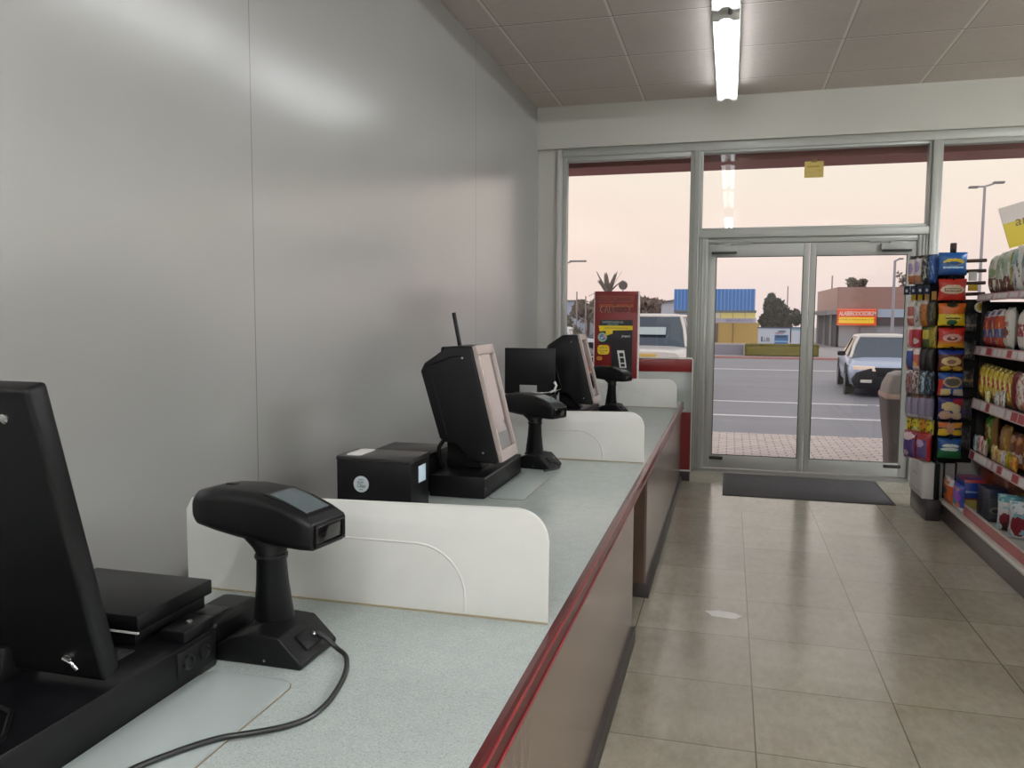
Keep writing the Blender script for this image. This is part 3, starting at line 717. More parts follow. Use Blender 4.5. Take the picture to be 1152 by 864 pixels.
def pbox(name, label, cat, design, w_, h_, d_, loc, rz=0.0, group=None):
    o = MB().box(-w_/2, w_/2, -d_/2, d_/2, 0, h_, .004).obj(name, design, None, loc=loc, rot=rz)
    return tag(o, label, cat, group)

# ------------------------------------------------------------------ candy rack at the end of the shelves
rk = thing('snack_rack', 'tall black snack rack with white foot column, hung with colourful packets', 'rack', (1.62, 7.23, 0))
def RL(x, y, z): return (x-1.62, y-7.23, z)
def rbox(b, x0, x1, y0, y1, z0, z1, bev=0): return b.box(x0-1.62, x1-1.62, y0-7.23, y1-7.23, z0, z1, bev)
rbox(MB(), 1.545, 1.655, 6.95, 7.51, 0, .165, .006).obj('base', mat('rack_brown_black', (46, 36, 36), .4), rk)
rbox(MB(), 1.525, 1.61, 7.0, 7.47, .1655, .455, .004).obj('column', mat('rack_white', (206, 203, 198), .45), rk)
cl = MB(); rbox(cl, 1.5235, 1.5248, 7.08, 7.40, .20, .203); rbox(cl, 1.5235, 1.5248, 7.08, 7.083, .203, .44); rbox(cl, 1.5235, 1.5248, 7.20, 7.36, .33, .333); cl.obj('column_seams', mat('seam_grey2', (120, 118, 116), .6), rk)
rbox(MB(), 1.6105, 1.648, 6.99, 7.45, .1655, .455, .004).obj('post', DARK, rk)
rbox(MB(), 1.645, 1.77, 7.06, 7.49, .4555, 2.11, .004).box(1.7705-1.62, 1.97-1.62, 7.11-7.23, 7.40-7.23, .4555, 1.76).obj('core_panel', DARK, rk)
rbox(MB(), 1.66, 1.90, 7.11, 7.13, .02, .455).obj('lower_panel', mat('rack_lower_grey', (150, 147, 144), .6), rk)
rbox(MB(), 1.66, 1.70, 7.05, 7.09, 2.1105, 2.20, .004).obj('top_post', mat('rack_brown', (58, 38, 34), .5), rk)
for xx in (1.70, 1.785):
    MB().tube([RL(xx, 7.094, .03), RL(xx, 7.094, .24), RL(xx, 7.094, .455)], .007, 8).obj('rod', DARK, rk)
for i, zz in enumerate((2.06, 1.98, 1.885, 1.80)):
    MB().tube([RL(1.766, 7.10, zz), RL(1.93, 7.12, zz+.006)], .014, 8).obj('side_bar', mat('rack_brown', (58, 38, 34), .5), rk)
MB().prism([(0, 0), (.06, 0), (.06, .07), (0, .07)], 'y', -.002, .002, M=Matrix.Translation(RL(1.80, 7.08, 1.905))).obj('price_card', PAPER, rk)
MB().prism([(0, 0), (.07, 0), (.07, .05), (0, .05)], 'y', -.002, .002, M=Matrix.Translation(RL(1.80, 7.08, 1.825))).obj('yellow_card', mat('card_yellow', (196, 160, 40), .5), rk)

FR = [  # z0, z1, base, layers, words
 (1.945, 2.13, (28, 92, 160), [('grad', .35, 0, (22, 70, 130)), ('ell', .52, .58, .36, .15, (206, 178, 40)), ('ell', .5, .52, .3, .08, (30, 80, 120)), ('rect', .15, .30, .85, .38, (170, 200, 220))], 'blue packet with a yellow oval', 'blue'),
 (1.75, 1.925, (196, 46, 34), [('ell', .5, .5, .42, .22, (206, 186, 156)), ('rect', .2, .42, .8, .56, (120, 70, 56)), ('rect', .24, .46, .76, .53, (206, 186, 156))], 'red packet with a cream pill-shaped name', 'red'),
 (1.552, 1.735, (214, 104, 24), [('rect', 0, 0, 1, .52, (224, 200, 30)), ('ell', .5, .93, .2, .12, (34, 52, 30)), ('ell', .55, .36, .3, .14, (236, 214, 90)), ('rect', .25, .30, .8, .36, (60, 66, 30)), ('ell', .5, .14, .2, .12, (60, 120, 80))], 'orange and yellow packet with a green-black spot', 'orange'),
 (1.378, 1.543, (190, 36, 26), [('grad', .4, 0, (214, 176, 30)), ('ell', .52, .5, .36, .2, (214, 166, 150)), ('ell', .5, .46, .2, .1, (120, 40, 40)), ('ell', .52, .5, .08, .05, (224, 190, 170))], 'red and yellow packet with pale pink picture', 'redyellow'),
 (1.195, 1.37, (96, 30, 28), [('rect', 0, .78, 1, 1, (24, 54, 140)), ('ell', .5, .46, .38, .22, (202, 180, 120)), ('ell', .5, .44, .18, .1, (140, 96, 80)), ('ell', .3, .12, .2, .12, (206, 170, 40)), ('ell', .75, .12, .2, .12, (190, 150, 40))], 'maroon packet with navy top and cream biscuits', 'maroon'),
 (1.0, 1.188, (26, 70, 150), [('rect', 0, 0, .18, .7, (196, 40, 34)), ('ell', .55, .6, .38, .24, (190, 160, 110)), ('ell', .55, .6, .3, .16, (92, 90, 84)), ('rect', .1, 0, .5, .3, (206, 190, 130)), ('rect', .6, 0, 1, .3, (190, 182, 176))], 'blue packet with red side and striped oval', 'blueoval'),
 (.81, .993, (40, 40, 110), [('rect', .6, .55, 1, .95, (170, 30, 50)), ('ell', .42, .6, .3, .2, (206, 186, 130)), ('ell', .72, .5, .2, .2, (190, 182, 150)), ('ell', .3, .2, .26, .2, (196, 160, 140)), ('ell', .75, .18, .22, .18, (190, 170, 140))], 'navy packet with a red corner and cream biscuits', 'navy'),
 (.672, .80, (30, 44, 80), [('rect', 0, .6, .4, .95, (206, 110, 40)), ('rect', .6, .6, 1, .95, (214, 140, 44)), ('ell', .2, .3, .28, .24, (222, 182, 30)), ('ell', .8, .3, .26, .2, (222, 182, 30)), ('ell', .5, .6, .16, .4, (196, 140, 110))], 'narrow navy packet with orange and yellow wings', 'wings'),
 (.50, .668, (24, 80, 150), [('grad', .55, .3, (22, 104, 50)), ('ell', .52, .62, .36, .1, (216, 226, 220)), ('ell', .48, .46, .38, .08, (206, 220, 210)), ('rect', .2, .55, .8, .58, (30, 80, 110))], 'blue and green packet with white lettering', 'bluegreen')]
order = ['top', 'second from top', 'third from top', 'fourth from top', 'middle', 'fourth from bottom', 'third from bottom', 'second from bottom', 'bottom']
for i, (z0, z1, base, lay, words, nm) in enumerate(FR):
    t_ = (2.13-z1)/1.5; cx = 1.668+.045*t_; wd = .205-.035*t_
    bag('snack_packet', words + ', %s on rack front' % order[i], 'snack packet', pack_mat('f_'+nm, base, lay), wd, z1-z0-.006, .045, (cx, 7.02, z0), 0, 'packets on the front of the rack')
for i in range(9):
    z1 = FR[i][1]
    MB().tube([RL(1.668+.005*i, 7.06, z1+.012), RL(1.668+.005*i, 6.985, z1+.012), RL(1.668+.005*i, 6.975, z1-.012)], .008, 8).obj('hook', DARK, rk)
SIDE = [  # z0, z1, [ (words, base, layers) ] far -> near
 (1.885, 2.115, [('white and orange', (226, 214, 208), [('rect', 0, .0, 1, .3, (196, 120, 80)), ('ell', .5, .55, .35, .2, (170, 150, 190)), ('rect', 0, .88, 1, 1, (40, 36, 36))]), ('white and lilac', (224, 216, 220), [('rect', 0, .06, 1, .3, (206, 150, 110)), ('ell', .5, .6, .35, .2, (176, 160, 200)), ('rect', 0, .9, 1, 1, (40, 36, 36))]), ('dark green', (40, 52, 46), [('blot', 6, .56, (190, 190, 180)), ('rect', 0, 0, .2, 1, (170, 110, 60))]), ('slim blue', (40, 80, 150), [('blot', 5, .6, (140, 170, 210))])]),
 (1.545, 1.755, [('pink and white', (190, 110, 96), [('rect', 0, .75, 1, 1, (230, 220, 214)), ('rect', 0, .3, 1, .4, (230, 210, 200))]), ('white and grey', (206, 200, 196), [('blot', 6, .58, (120, 90, 70))]), ('orange brown', (190, 116, 40), [('rect', 0, .85, 1, 1, (206, 196, 190)), ('blot', 5, .62, (110, 60, 30))]), ('dark olive', (46, 44, 34), [('blot', 6, .58, (120, 110, 60))])]),
 (1.372, 1.552, [('pink striped', (196, 70, 80), [('rect', 0, .8, 1, 1, (236, 226, 222)), ('rect', .3, 0, .6, 1, (226, 200, 196))]), ('red and white', (190, 50, 66), [('rect', 0, .82, 1, 1, (236, 226, 222)), ('ell', .5, .3, .4, .14, (230, 214, 210))]), ('thin green', (70, 90, 40), [('rect', 0, .4, 1, .8, (196, 180, 60))]), ('thin yellow', (170, 150, 50), [('blot', 6, .6, (60, 60, 30))])]),
 (1.185, 1.372, [('blue and white', (52, 76, 150), [('rect', 0, .85, 1, 1, (230, 226, 224)), ('rect', 0, 0, .5, .25, (210, 80, 50))]), ('white and coral', (226, 210, 204), [('rect', 0, .2, 1, .7, (206, 100, 90)), ('ell', .5, .3, .3, .12, (210, 170, 110))]), ('black', (34, 30, 32), [('rect', .1, .2, .25, .9, (130, 124, 124))]), ('matt black', (28, 26, 28), [('blot', 5, .66, (90, 84, 84))])]),
 (.985, 1.19, [('grey and red', (150, 130, 132), [('rect', 0, .85, 1, 1, (232, 228, 226)), ('blot', 5, .55, (150, 60, 50))]), ('silver and rust', (196, 188, 186), [('blot', 5, .52, (120, 60, 50))]), ('teal and black', (44, 62, 74), [('blot', 5, .5, (150, 170, 180)), ('rect', 0, 0, .2, 1, (24, 24, 26))]), ('black and blue', (30, 40, 52), [('blot', 5, .55, (110, 130, 150))])]),
 (.795, 1.0, [('lilac grey', (150, 144, 166), [('rect', 0, .82, 1, 1, (36, 32, 34)), ('rect', 0, 0, 1, .15, (200, 190, 200))])]*1 + [('lilac with brown top', (156, 148, 170), [('rect', 0, .82, 1, 1, (120, 76, 56)), ('rect', 0, 0, 1, .15, (200, 190, 200))]), ('pale violet', (146, 140, 164), [('rect', 0, .85, 1, 1, (96, 60, 46)), ('rect', 0, 0, 1, .12, (190, 180, 196))]), ('dusky violet', (134, 128, 152), [('rect', 0, .85, 1, 1, (60, 46, 46)), ('rect', 0, 0, 1, .12, (186, 176, 190))])]),
 (.675, .80, [('small yellow and black', (206, 180, 30), [('blot', 4, .56, (30, 28, 24))]), ('small lemon', (216, 200, 50), [('blot', 4, .58, (60, 60, 30)), ('ell', .5, .2, .4, .2, (200, 210, 150))]), ('small amber', (206, 140, 30), [('blot', 4, .58, (40, 34, 24))]), ('small yellow-green', (196, 180, 40), [('blot', 4, .58, (50, 60, 90))])]),
 (.46, .69, [('large crimson and purple', (150, 30, 60), [('rect', .1, .05, .9, .7, (86, 66, 130)), ('ell', .5, .8, .4, .14, (226, 200, 206)), ('ell', .4, .2, .2, .1, (190, 160, 170))]), ('large purple and red', (170, 34, 44), [('rect', .0, .1, .85, .75, (110, 90, 150)), ('ell', .4, .62, .3, .14, (200, 180, 210))])])]
rows = ['top row', 'second row', 'third row', 'fourth row', 'fifth row', 'sixth row', 'small-packet row', 'bottom row']
for ri, (z0, z1, lst) in enumerate(SIDE):
    n = len(lst); step = .42/n
    t_ = (2.13-z1)/1.5
    for j, (wds, base, lay) in enumerate(lst):
        tt = (j+.5)/n; px_, py_ = 1.440+.150*tt+.03*t_, 7.295-.235*tt
        dd = .065 if ri != 6 else .04
        if n == 2: dd = .085
        if j >= 2 and ri == 2: dd = .035
        posw = {4: ['farthest', 'second farthest', 'second nearest', 'nearest'], 2: ['farther', 'nearer']}[n][j]
        bag('snack_packet', '%s packet, %s in %s on rack left side' % (wds, posw, rows[ri]), 'snack packet', pack_mat('s%d_%d' % (ri, j), base, lay), .278/n, z1-z0, dd, (px_-.83*dd/2, py_-.56*dd/2, z0), math.radians(-57), 'packets on the left side of the rack')
sp = MB(); sp.prism([(1.470-1.62, 7.325-7.23), (1.625-1.62, 7.085-7.23), (1.64-1.62, 7.085-7.23), (1.64-1.62, 7.325-7.23)], 'z', .4556, 2.11); sp.obj('side_panel', DARK, rk)
for j in range(4):
    tt = (j+.5)/4; px_, py_ = 1.443+.150*tt, 7.295-.235*tt; MX = Matrix.Translation(RL(px_, py_, 0)) @ Matrix.Rotation(math.radians(-55), 4, 'Z')
    b = MB().tube([(0, .01, 1.83), (0, -.07, 1.83), (0, -.085, 1.84)], .006, 8); bmesh.ops.transform(b.bm, matrix=MX, verts=b.bm.verts[:]); hk = b.obj('peg', DARK, rk)
    MB().box(-.029, .029, -.095, -.089, 1.80, 1.872, .002, M=MX).obj('peg_tag', graphic('peg_tag%d' % j, (26, 34, 60), [('rect', .3, .3, .6, .6, (190, 196, 206))], 'x', .4, .15), hk)
    MB().box(-.022, .022, -.02, -.014, 1.755, 1.825, .001, M=MX).obj('yellow_strip', mat('strip_yellow%d' % (j // 2), ((216, 176, 30) if j < 2 else (206, 160, 90)), .4), hk)
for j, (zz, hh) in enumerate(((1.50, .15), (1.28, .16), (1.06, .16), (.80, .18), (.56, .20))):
    bag('dark_packet', 'dark packet on the right side of rack, %s' % ['topmost', 'second from top', 'middle', 'second from bottom', 'lowest'][j], 'snack packet', pack_mat('dark%d' % j, (34, 31, 34), [('blot', 5, .6, (90, 86, 84)), ('rect', 0, .3, 1, .45, [(120, 110, 100), (90, 84, 70), (130, 104, 60), (50, 40, 90), (70, 70, 70)][j])]), .095, hh, .036, (1.828, 7.084, zz), 0, 'dark packets on the right of the rack')

# ------------------------------------------------------------------ shelving unit
gx, gy = 2.0, 5.0
g = thing('shelving_unit', 'dark shop shelving unit with red and white price strips at the right', 'shelves', (gx, gy, 0))
def gb(b, x0, x1, y0, y1, z0, z1, bev=0): return b.box(x0-gx, x1-gx, y0-gy, y1-gy, z0, z1, bev)
GY0, GY1 = 3.0, 7.06
KICK = mat('shelf_kick_brown', (70, 58, 56), .35, var=.05, vscale=5); SHW = mat('shelf_white_lip', (206, 202, 194), .35); SHD = mat('shelf_dark', (30, 26, 26), .5); SHG = mat('shelf_back_grey', (150, 146, 142), .6)
gb(MB(), 1.675, 2.38, GY0, GY1+.02, .0, .135, .004).obj('kick_plate', KICK, g)
dk = MB(); dk.prism([(1.667-gx, .136), (1.660-gx, .146), (1.664-gx, .160), (1.676-gx, .165), (2.38-gx, .165), (2.38-gx, .136)], 'y', GY0-gy, GY1+.025-gy, .003).obj('base_deck', SHW, g)
rr_ = gb(MB(), 1.702, 1.707, GY0, 6.50, .166, .235).obj('base_rail', mat('rail_red', (176, 70, 74), .3), g)
gb(MB(), 1.698, 1.711, GY0, 6.50, .2355, .250, .003).obj('rail_top', SHW, rr_)
gb(MB(), 2.385, 2.42, GY0, GY1, 0, 2.0).obj('back_panel', SHD, g)
gb(MB(), 2.381, 2.3849, GY0, GY1-.02, .17, .52).obj('lower_back_panel', SHG, g)
gb(MB(), 1.90, 2.3849, GY1-.008, GY1, .53, 1.74).obj('end_panel', SHD, g)
gb(MB(), 1.88, 2.3849, GY1-.008, GY1, .17, .5299).obj('lower_end_panel', SHG, g)
for yy in (GY1-.04, 5.85, 4.6, 3.3):
    gb(MB(), 2.33, 2.38, yy-.02, yy+.02, .166, 2.02, .003).obj('upright', DARK, g)
PT_W = mat('price_ticket_white', (222, 218, 216), .5); PT_R = mat('price_ticket_red', (170, 52, 60), .45); STRIP = mat('price_strip_pink', (196, 160, 160), .3, spec=.6)
DECKS = [(1.79, .045), (1.39, .06), (.98, .07), (.57, .062)]
for si, (z, h) in enumerate(DECKS):
    sh = gb(MB(), 1.875, 2.33, GY0, GY1-.009, z-.028, z, .002).obj('shelf', SHD, g)
    st = MB().prism([(1.870-gx, z+.008), (1.8735-gx, z+.008), (1.8735-gx, z-h), (1.858-gx, z-h)], 'y', GY0-gy, GY1-.005-gy).obj('price_strip', STRIP, sh)
    y_ = GY1-.05; kq = 0
    rnd = random.Random(si*11+3)
    while y_ > 4.6 and kq < 24:
        wd = rnd.choice([.07, .09, .12]); red = rnd.random() < .38
        ang = math.atan2(.012, h)
        zt, zb = z-.002, z-h+.010
        xt = 1.870-.012*((z+.008-zt)/(h+.008))-.0012; xb = 1.870-.012*((z+.008-zb)/(h+.008))-.0012
        b = MB(); b.quad((xt-gx, y_-wd-gy, zt), (xt-gx, y_-gy, zt), (xb-gx, y_-gy, zb), (xb-gx, y_-wd-gy, zb)); b.obj('price_ticket', PT_R if red else PT_W, sh, smooth=0)
        y_ -= wd+rnd.choice([.005, .02, .05]); kq += 1
o = MB().prism([(.055*math.cos(a)*1.0, .045*math.sin(a)) for a in [i*PI/10 for i in range(20)]], 'y', -.002, .002).obj('shelf_talker', graphic('talker', (222, 214, 200), [('ell', .5, .5, .36, .36, (190, 170, 40)), ('ell', .5, .5, .2, .16, (150, 140, 50))], 'y', .4, .02), None, loc=(1.905, GY1+.012, 1.70))
tag(o, 'round white and yellow tag hanging from end of the top shelf', 'shelf tag')
gb(MB(), 2.30, 2.38, 5.6, 6.75, 2.021, 2.10, .006).obj('top_box', mat('top_box_brown', (48, 34, 32), .5), g)

# product lists: (X, y far edge, width along shelf, height, depth, design, words)
def row(z, items, where):
    for (X, yf, wd, h, d, (nm, base, lay), words, kind) in items:
        fn = bag if kind == 'bag' else pbox
        fn('snack_bag' if kind == 'bag' else 'snack_box', '%s, %s' % (words, where), 'snack bag' if kind == 'bag' else 'snack box', pack_mat(nm, base, lay), wd, h, d, (X, yf-wd/2, z+.001), -PI/2, 'goods ' + where)
GRW = lambda i, c: ('grw%d' % i, (206, 200, 184), [('rect', 0, 0, 1, .42, (104, 66, 50)), ('rect', 0, .8, .6, 1, c), ('blot', 4, .58, (220, 216, 206)), ('ell', .35, .3, .18, .12, (150, 60, 40)), ('ell', .6, .55, .3, .12, (150, 166, 120))])
row(1.79, [(1.96, 7.030, .19, .30, .10, GRW(0, (110, 140, 80)), 'green and white bag with brown lower half, farthest', 'bag'), (1.955, 6.830, .16, .31, .09, ('grw1', (190, 196, 176), [('rect', 0, .0, 1, .36, (110, 80, 62)), ('ell', .5, .7, .4, .2, (150, 170, 130)), ('blot', 5, .6, (226, 222, 214))]), 'pale green bag with brown bottom, second farthest', 'bag'), (1.955, 6.660, .16, .315, .09, ('grw2', (200, 204, 196), [('rect', 0, .0, 1, .4, (120, 64, 50)), ('ell', .5, .68, .36, .2, (176, 190, 160)), ('blot', 5, .6, (230, 226, 220)), ('rect', .86, .2, 1, 1, (150, 150, 50))]), 'whitish bag with reddish bottom and olive edge', 'bag'), (1.955, 6.480, .18, .33, .10, ('tealw', (222, 218, 214), [('ell', .5, .75, .3, .16, (130, 176, 180)), ('ell', .3, .45, .18, .1, (176, 80, 50)), ('blot', 5, .6, (110, 110, 108))]), 'white bag with teal spot and orange fruit', 'bag'), (1.955, 6.280, .18, .33, .10, ('tealw2', (214, 214, 208), [('ell', .5, .7, .36, .2, (120, 160, 150)), ('blot', 5, .6, (150, 90, 70))]), 'white and teal bag nearest in view', 'bag'), (1.955, 6.070, .18, .32, .10, ('wgold', (220, 206, 180), [('blot', 4, .55, (160, 120, 70))]), 'cream and gold bag by the photo edge', 'bag')], 'on the top shelf')
RB = lambda i, c: ('rb%d' % i, c, [('rect', 0, .82, 1, 1, (206, 206, 212)), ('rect', 0, .28, 1, .5, (64, 92, 150)), ('blot', 5, .6, (222, 170, 120)), ('rect', .2, .86, .8, .96, (50, 60, 120))])
row(1.39, [(1.935, 7.035, .13, .275, .07, RB(0, (170, 44, 46)), 'red bag with blue band, farthest', 'bag'), (1.935, 6.895, .13, .285, .07, RB(1, (150, 36, 60)), 'crimson bag with blue band, second farthest', 'bag'), (1.935, 6.755, .15, .29, .07, RB(2, (196, 70, 40)), 'orange-red bag with blue band and white top', 'bag'), (1.94, 6.565, .16, .30, .08, ('whb', (226, 220, 210), [('ell', .5, .4, .3, .14, (130, 70, 50)), ('rect', .2, .55, .8, .66, (180, 90, 70)), ('blot', 5, .62, (190, 170, 150))]), 'white bag with brown oval', 'bag'), (1.94, 6.265, .16, .28, .08, ('wr0', (214, 206, 200), [('rect', 0, .35, 1, .65, (150, 44, 44)), ('blot', 5, .6, (230, 226, 220))]), 'white bag with dark red middle band', 'bag'), (1.94, 6.095, .16, .28, .08, ('wr1', (220, 210, 204), [('rect', 0, .3, 1, .7, (170, 50, 44)), ('blot', 5, .6, (230, 226, 220))]), 'white bag with bright red middle band', 'bag'), (1.94, 5.915, .16, .28, .08, ('wr2', (206, 190, 180), [('rect', 0, .2, 1, .6, (120, 50, 44))]), 'beige bag with maroon lower band by the photo edge', 'bag')], 'on the second shelf')
YL = lambda i, c: ('yl%d' % i, c, [('rect', 0, .9, 1, 1, (150, 126, 20)), ('ell', .5, .55, .3, .12, (190, 40, 30)), ('blot', 5, .58, (232, 222, 150)), ('ell', .5, .12, .34, .14, (150, 110, 40)), ('rect', 0, 0, 1, .05, (226, 222, 200))])
yy = 7.04; names = ['farthest', 'second farthest', 'third farthest', 'middle one', 'third nearest', 'second nearest', 'nearest']
cols = [(200, 160, 26), (206, 176, 40), (196, 168, 34), (212, 186, 60), (200, 170, 40), (206, 180, 50), (190, 150, 30)]
its = []
for i in range(7):
    its.append((1.935, yy, .105, .285-.004*i, .085, YL(i, cols[i]), 'yellow snack bag, %s of the yellow row' % names[i], 'bag')); yy -= .108
its += [(1.935, yy, .07, .27, .08, ('mar', (120, 34, 36), [('blot', 5, .6, (80, 20, 24))]), 'slim dark red bag beside the yellow row', 'bag'), (1.935, yy-.08, .15, .26, .08, ('pinkw', (190, 120, 100), [('blot', 5, .5, (222, 214, 204))]), 'pink and white bag nearest the photo edge', 'bag'), (1.935, yy-.25, .15, .26, .08, ('brw', (150, 90, 60), [('blot', 5, .55, (222, 204, 170))]), 'brown and cream bag past the photo edge', 'bag')]
row(.98, its, 'on the third shelf')
row(.98, [(1.888, 6.78, .07, .09, .03, ('lw0', (222, 206, 70), [('blot', 4, .5, (240, 236, 214))]), 'tiny yellow packet in front of the yellow bags', 'bag'), (1.888, 6.56, .08, .10, .03, ('lw1', (222, 220, 214), [('blot', 4, .56, (150, 146, 140))]), 'tiny white packet fronting the yellow bags, farther', 'bag'), (1.888, 6.44, .08, .12, .03, ('lw2', (228, 226, 222), [('blot', 4, .56, (130, 126, 120))]), 'tiny white packet fronting the yellow bags, nearer', 'bag')], 'at the lip of the third shelf')
row(.57, [(1.975, 6.97, .20, .30, .10, ('grn', (52, 150, 40), [('ell', .5, .5, .26, .34, (150, 60, 50)), ('blot', 5, .56, (170, 206, 120)), ('rect', .82, 0, 1, 1, (150, 110, 60))]), 'tall bright green bag', 'bag'), (1.97, 6.60, .17, .27, .09, ('tan', (176, 132, 70), [('ell', .5, .68, .16, .12, (220, 220, 214)), ('rect', .25, .4, .75, .85, (160, 124, 84)), ('blot', 5, .62, (214, 180, 90))]), 'tan bag with small white window', 'bag'), (1.96, 6.34, .11, .25, .08, ('bn0', (120, 70, 40), [('rect', 0, .2, 1, .45, (214, 206, 200)), ('ell', .5, .8, .4, .12, (176, 130, 90))]), 'brown bag with white band, farther', 'bag'), (1.96, 6.22, .11, .25, .08, ('bn1', (136, 74, 44), [('rect', 0, .22, 1, .45, (206, 196, 190)), ('ell', .5, .8, .4, .12, (190, 120, 60))]), 'brown bag with white band, nearer', 'bag'), (1.96, 6.09, .14, .25, .08, ('bn2', (150, 90, 40), [('blot', 5, .55, (214, 190, 130))]), 'golden brown bag at the photo edge', 'bag'), (1.96, 5.93, .14, .25, .08, ('bn3', (110, 60, 40), [('blot', 5, .55, (190, 150, 110))]), 'dark brown bag past the photo edge', 'bag')], 'on the fourth shelf')
row(.57, [(1.893, 7.03, .09, .13, .035, ('lt0', (96, 130, 150), [('blot', 4, .5, (190, 206, 200))]), 'small blue-green packet, farthest', 'bag'), (1.893, 6.92, .10, .14, .035, ('lt1', (190, 90, 90), [('blot', 4, .5, (222, 200, 196))]), 'small pink-red packet', 'bag'), (1.893, 6.81, .09, .12, .035, ('lt2', (150, 120, 110), [('blot', 4, .5, (206, 190, 170))]), 'small greyish packet', 'bag'), (1.893, 6.58, .10, .12, .035, ('lt3', (196, 156, 70), [('blot', 4, .5, (222, 200, 150))]), 'small golden packet', 'bag'), (1.893, 6.46, .08, .10, .035, ('lt4', (176, 130, 60), [('blot', 4, .5, (206, 180, 120))]), 'small ochre packet', 'bag'), (1.893, 6.36, .07, .11, .035, ('lt5', (222, 216, 222), [('blot', 4, .55, (170, 160, 170))]), 'small white packet', 'bag'), (1.893, 6.27, .09, .12, .035, ('lt6', (206, 186, 40), [('blot', 4, .5, (150, 130, 30))]), 'small yellow packet', 'bag'), (1.893, 6.16, .10, .11, .035, ('lt7', (196, 90, 40), [('blot', 4, .5, (214, 170, 70))]), 'small orange packet', 'bag')], 'at the lip of the fourth shelf')
row(.165, [(1.705, 7.07, .27, .20, .05, ('or0', (222, 100, 30), [('rect', 0, .7, 1, 1, (206, 206, 210)), ('ell', .3, .45, .3, .14, (60, 70, 90)), ('blot', 3, .56, (230, 120, 40))]), 'orange crinkled bag with silver top, farther', 'bag'), (1.705, 6.79, .26, .20, .05, ('or1', (60, 80, 180), [('rect', 0, 0, 1, .2, (226, 226, 226)), ('ell', .6, .55, .3, .2, (150, 70, 200)), ('ell', .4, .3, .3, .12, (40, 150, 170)), ('blot', 3, .58, (222, 110, 60))]), 'blue and orange crinkled bag, nearer', 'bag')], 'on the base deck front')
pbox('snack_box', 'blue carton with red top band and yellow foot on the base deck', 'snack box', pack_mat('blbox', (28, 60, 150), [('rect', 0, .9, 1, 1, (170, 50, 40)), ('rect', 0, .55, 1, .62, (130, 160, 210)), ('rect', 0, .0, 1, .32, (176, 160, 80)), ('rect', 0, .32, 1, .38, (120, 60, 30))], .3, .01), .145, .225, .25, (1.825, 6.83, .166), 0, 'goods on the base deck')
pbox('snack_box', 'dark carton with grey window picture on the base deck', 'snack box', pack_mat('dkbox', (44, 44, 56), [('rect', 0, .82, 1, 1, (30, 34, 66)), ('rect', .12, .1, .95, .72, (66, 70, 74)), ('ell', .5, .36, .34, .1, (120, 120, 116)), ('ell', .45, .34, .16, .06, (40, 44, 48))], .3, .01), .135, .235, .22, (1.86, 6.42, .166), 0, 'goods on the base deck')
bag('snack_bag', 'white, teal and red bag on the base deck at photo edge', 'snack bag', pack_mat('wtb', (214, 214, 212), [('rect', 0, .8, .9, 1, (90, 150, 160)), ('ell', .3, .3, .22, .2, (120, 40, 50)), ('ell', .7, .35, .2, .18, (150, 60, 70)), ('blot', 4, .58, (150, 196, 200)), ('rect', .2, 0, .4, .25, (60, 30, 36))]), .17, .25, .08, (1.885, 6.08, .166), -.35, 'goods on the base deck')
bag('snack_bag', 'white and maroon bag on the base deck past photo edge', 'snack bag', pack_mat('wtb2', (206, 206, 206), [('ell', .4, .4, .3, .3, (130, 40, 50)), ('blot', 4, .58, (120, 170, 180))]), .17, .25, .08, (1.885, 5.85, .166), -.5, 'goods on the base deck')
for i, (yy, c) in enumerate(((6.90, (130, 44, 26)), (6.55, (110, 50, 30)))):
    pbox('snack_box', 'long flat red-brown carton at back of the base deck, %s' % ('farther', 'nearer')[i], 'snack box', pack_mat('rbx%d' % i, c, [('blot', 4, .58, (170, 90, 40)), ('rect', 0, .85, 1, 1, (150, 60, 30))], .35, .02), .36, .28+.02*i, .32, (2.12, yy-.03, .166), 0, 'goods on the base deck')

# tilted topper sign
s = thing('topper_sign', 'tilted white and yellow cardboard sign above the shelves', 'sign', (2.16, 6.42, 2.13))
bd = MB().box(-.27, .27, -.004, .004, 0, .29).obj('board', graphic('topper', (196, 186, 178), [('rect', 0, 0, 1, .60, (196, 176, 50)), ('grad', .5, 0, (190, 168, 20)), ('ell', .05, .74, .5, .14, (196, 186, 178))], 'y', .5, .0), s, rot=(0, math.radians(-17), 0), loc=(-.02, 0, .05))
text('annis', .20, .062, mat('sign_brown_ink', (110, 92, 60), .5), bd, (-.095, -.0047, .168), FACE_Y, shear=.15)
MB().tube([(.05, .01, -.028), (.05, .012, .12)], .008, 8).obj('support_rod', DARK, s)

# ------------------------------------------------------------------ outside
ROT = Mr.copy(); CAMP = Vector((0, 0, 1.6)); FPX = 904.25
def at(px, py, Y):
    d = ROT @ Vector(((px-576)/FPX, -(py-432)/FPX, -1.0)); return CAMP + d*(Y/d.y)
ZG = -0.10
m, k, b, out = newmat('brick_paving')
t_ = k.n('ShaderNodeTexCoord'); br = k.n('ShaderNodeTexBrick'); k.nt.links.new(t_.outputs['Object'], br.inputs[0])
br.inputs['Scale'].default_value = 2.4; br.inputs['Color1'].default_value = lin((226, 208, 202)); br.inputs['Color2'].default_value = lin((206, 188, 186)); br.inputs['Mortar'].default_value = lin((140, 128, 130)); br.inputs['Mortar Size'].default_value = .022
k.nt.links.new(br.outputs[0], b.inputs['Base Color']); b.inputs['Roughness'].default_value = .7
struct(MB().box(-14, 22, YB+0.21, 12.38, ZG-.2, ZG).obj('pavement', m))
m, k, b, out = newmat('asphalt')
x, y, z, v = k.xyz('Object'); n1 = k.noise(v, 70.0, 2.0); n2 = k.noise(v, .7, 4.0, .6, (.5, 1.6, 1))
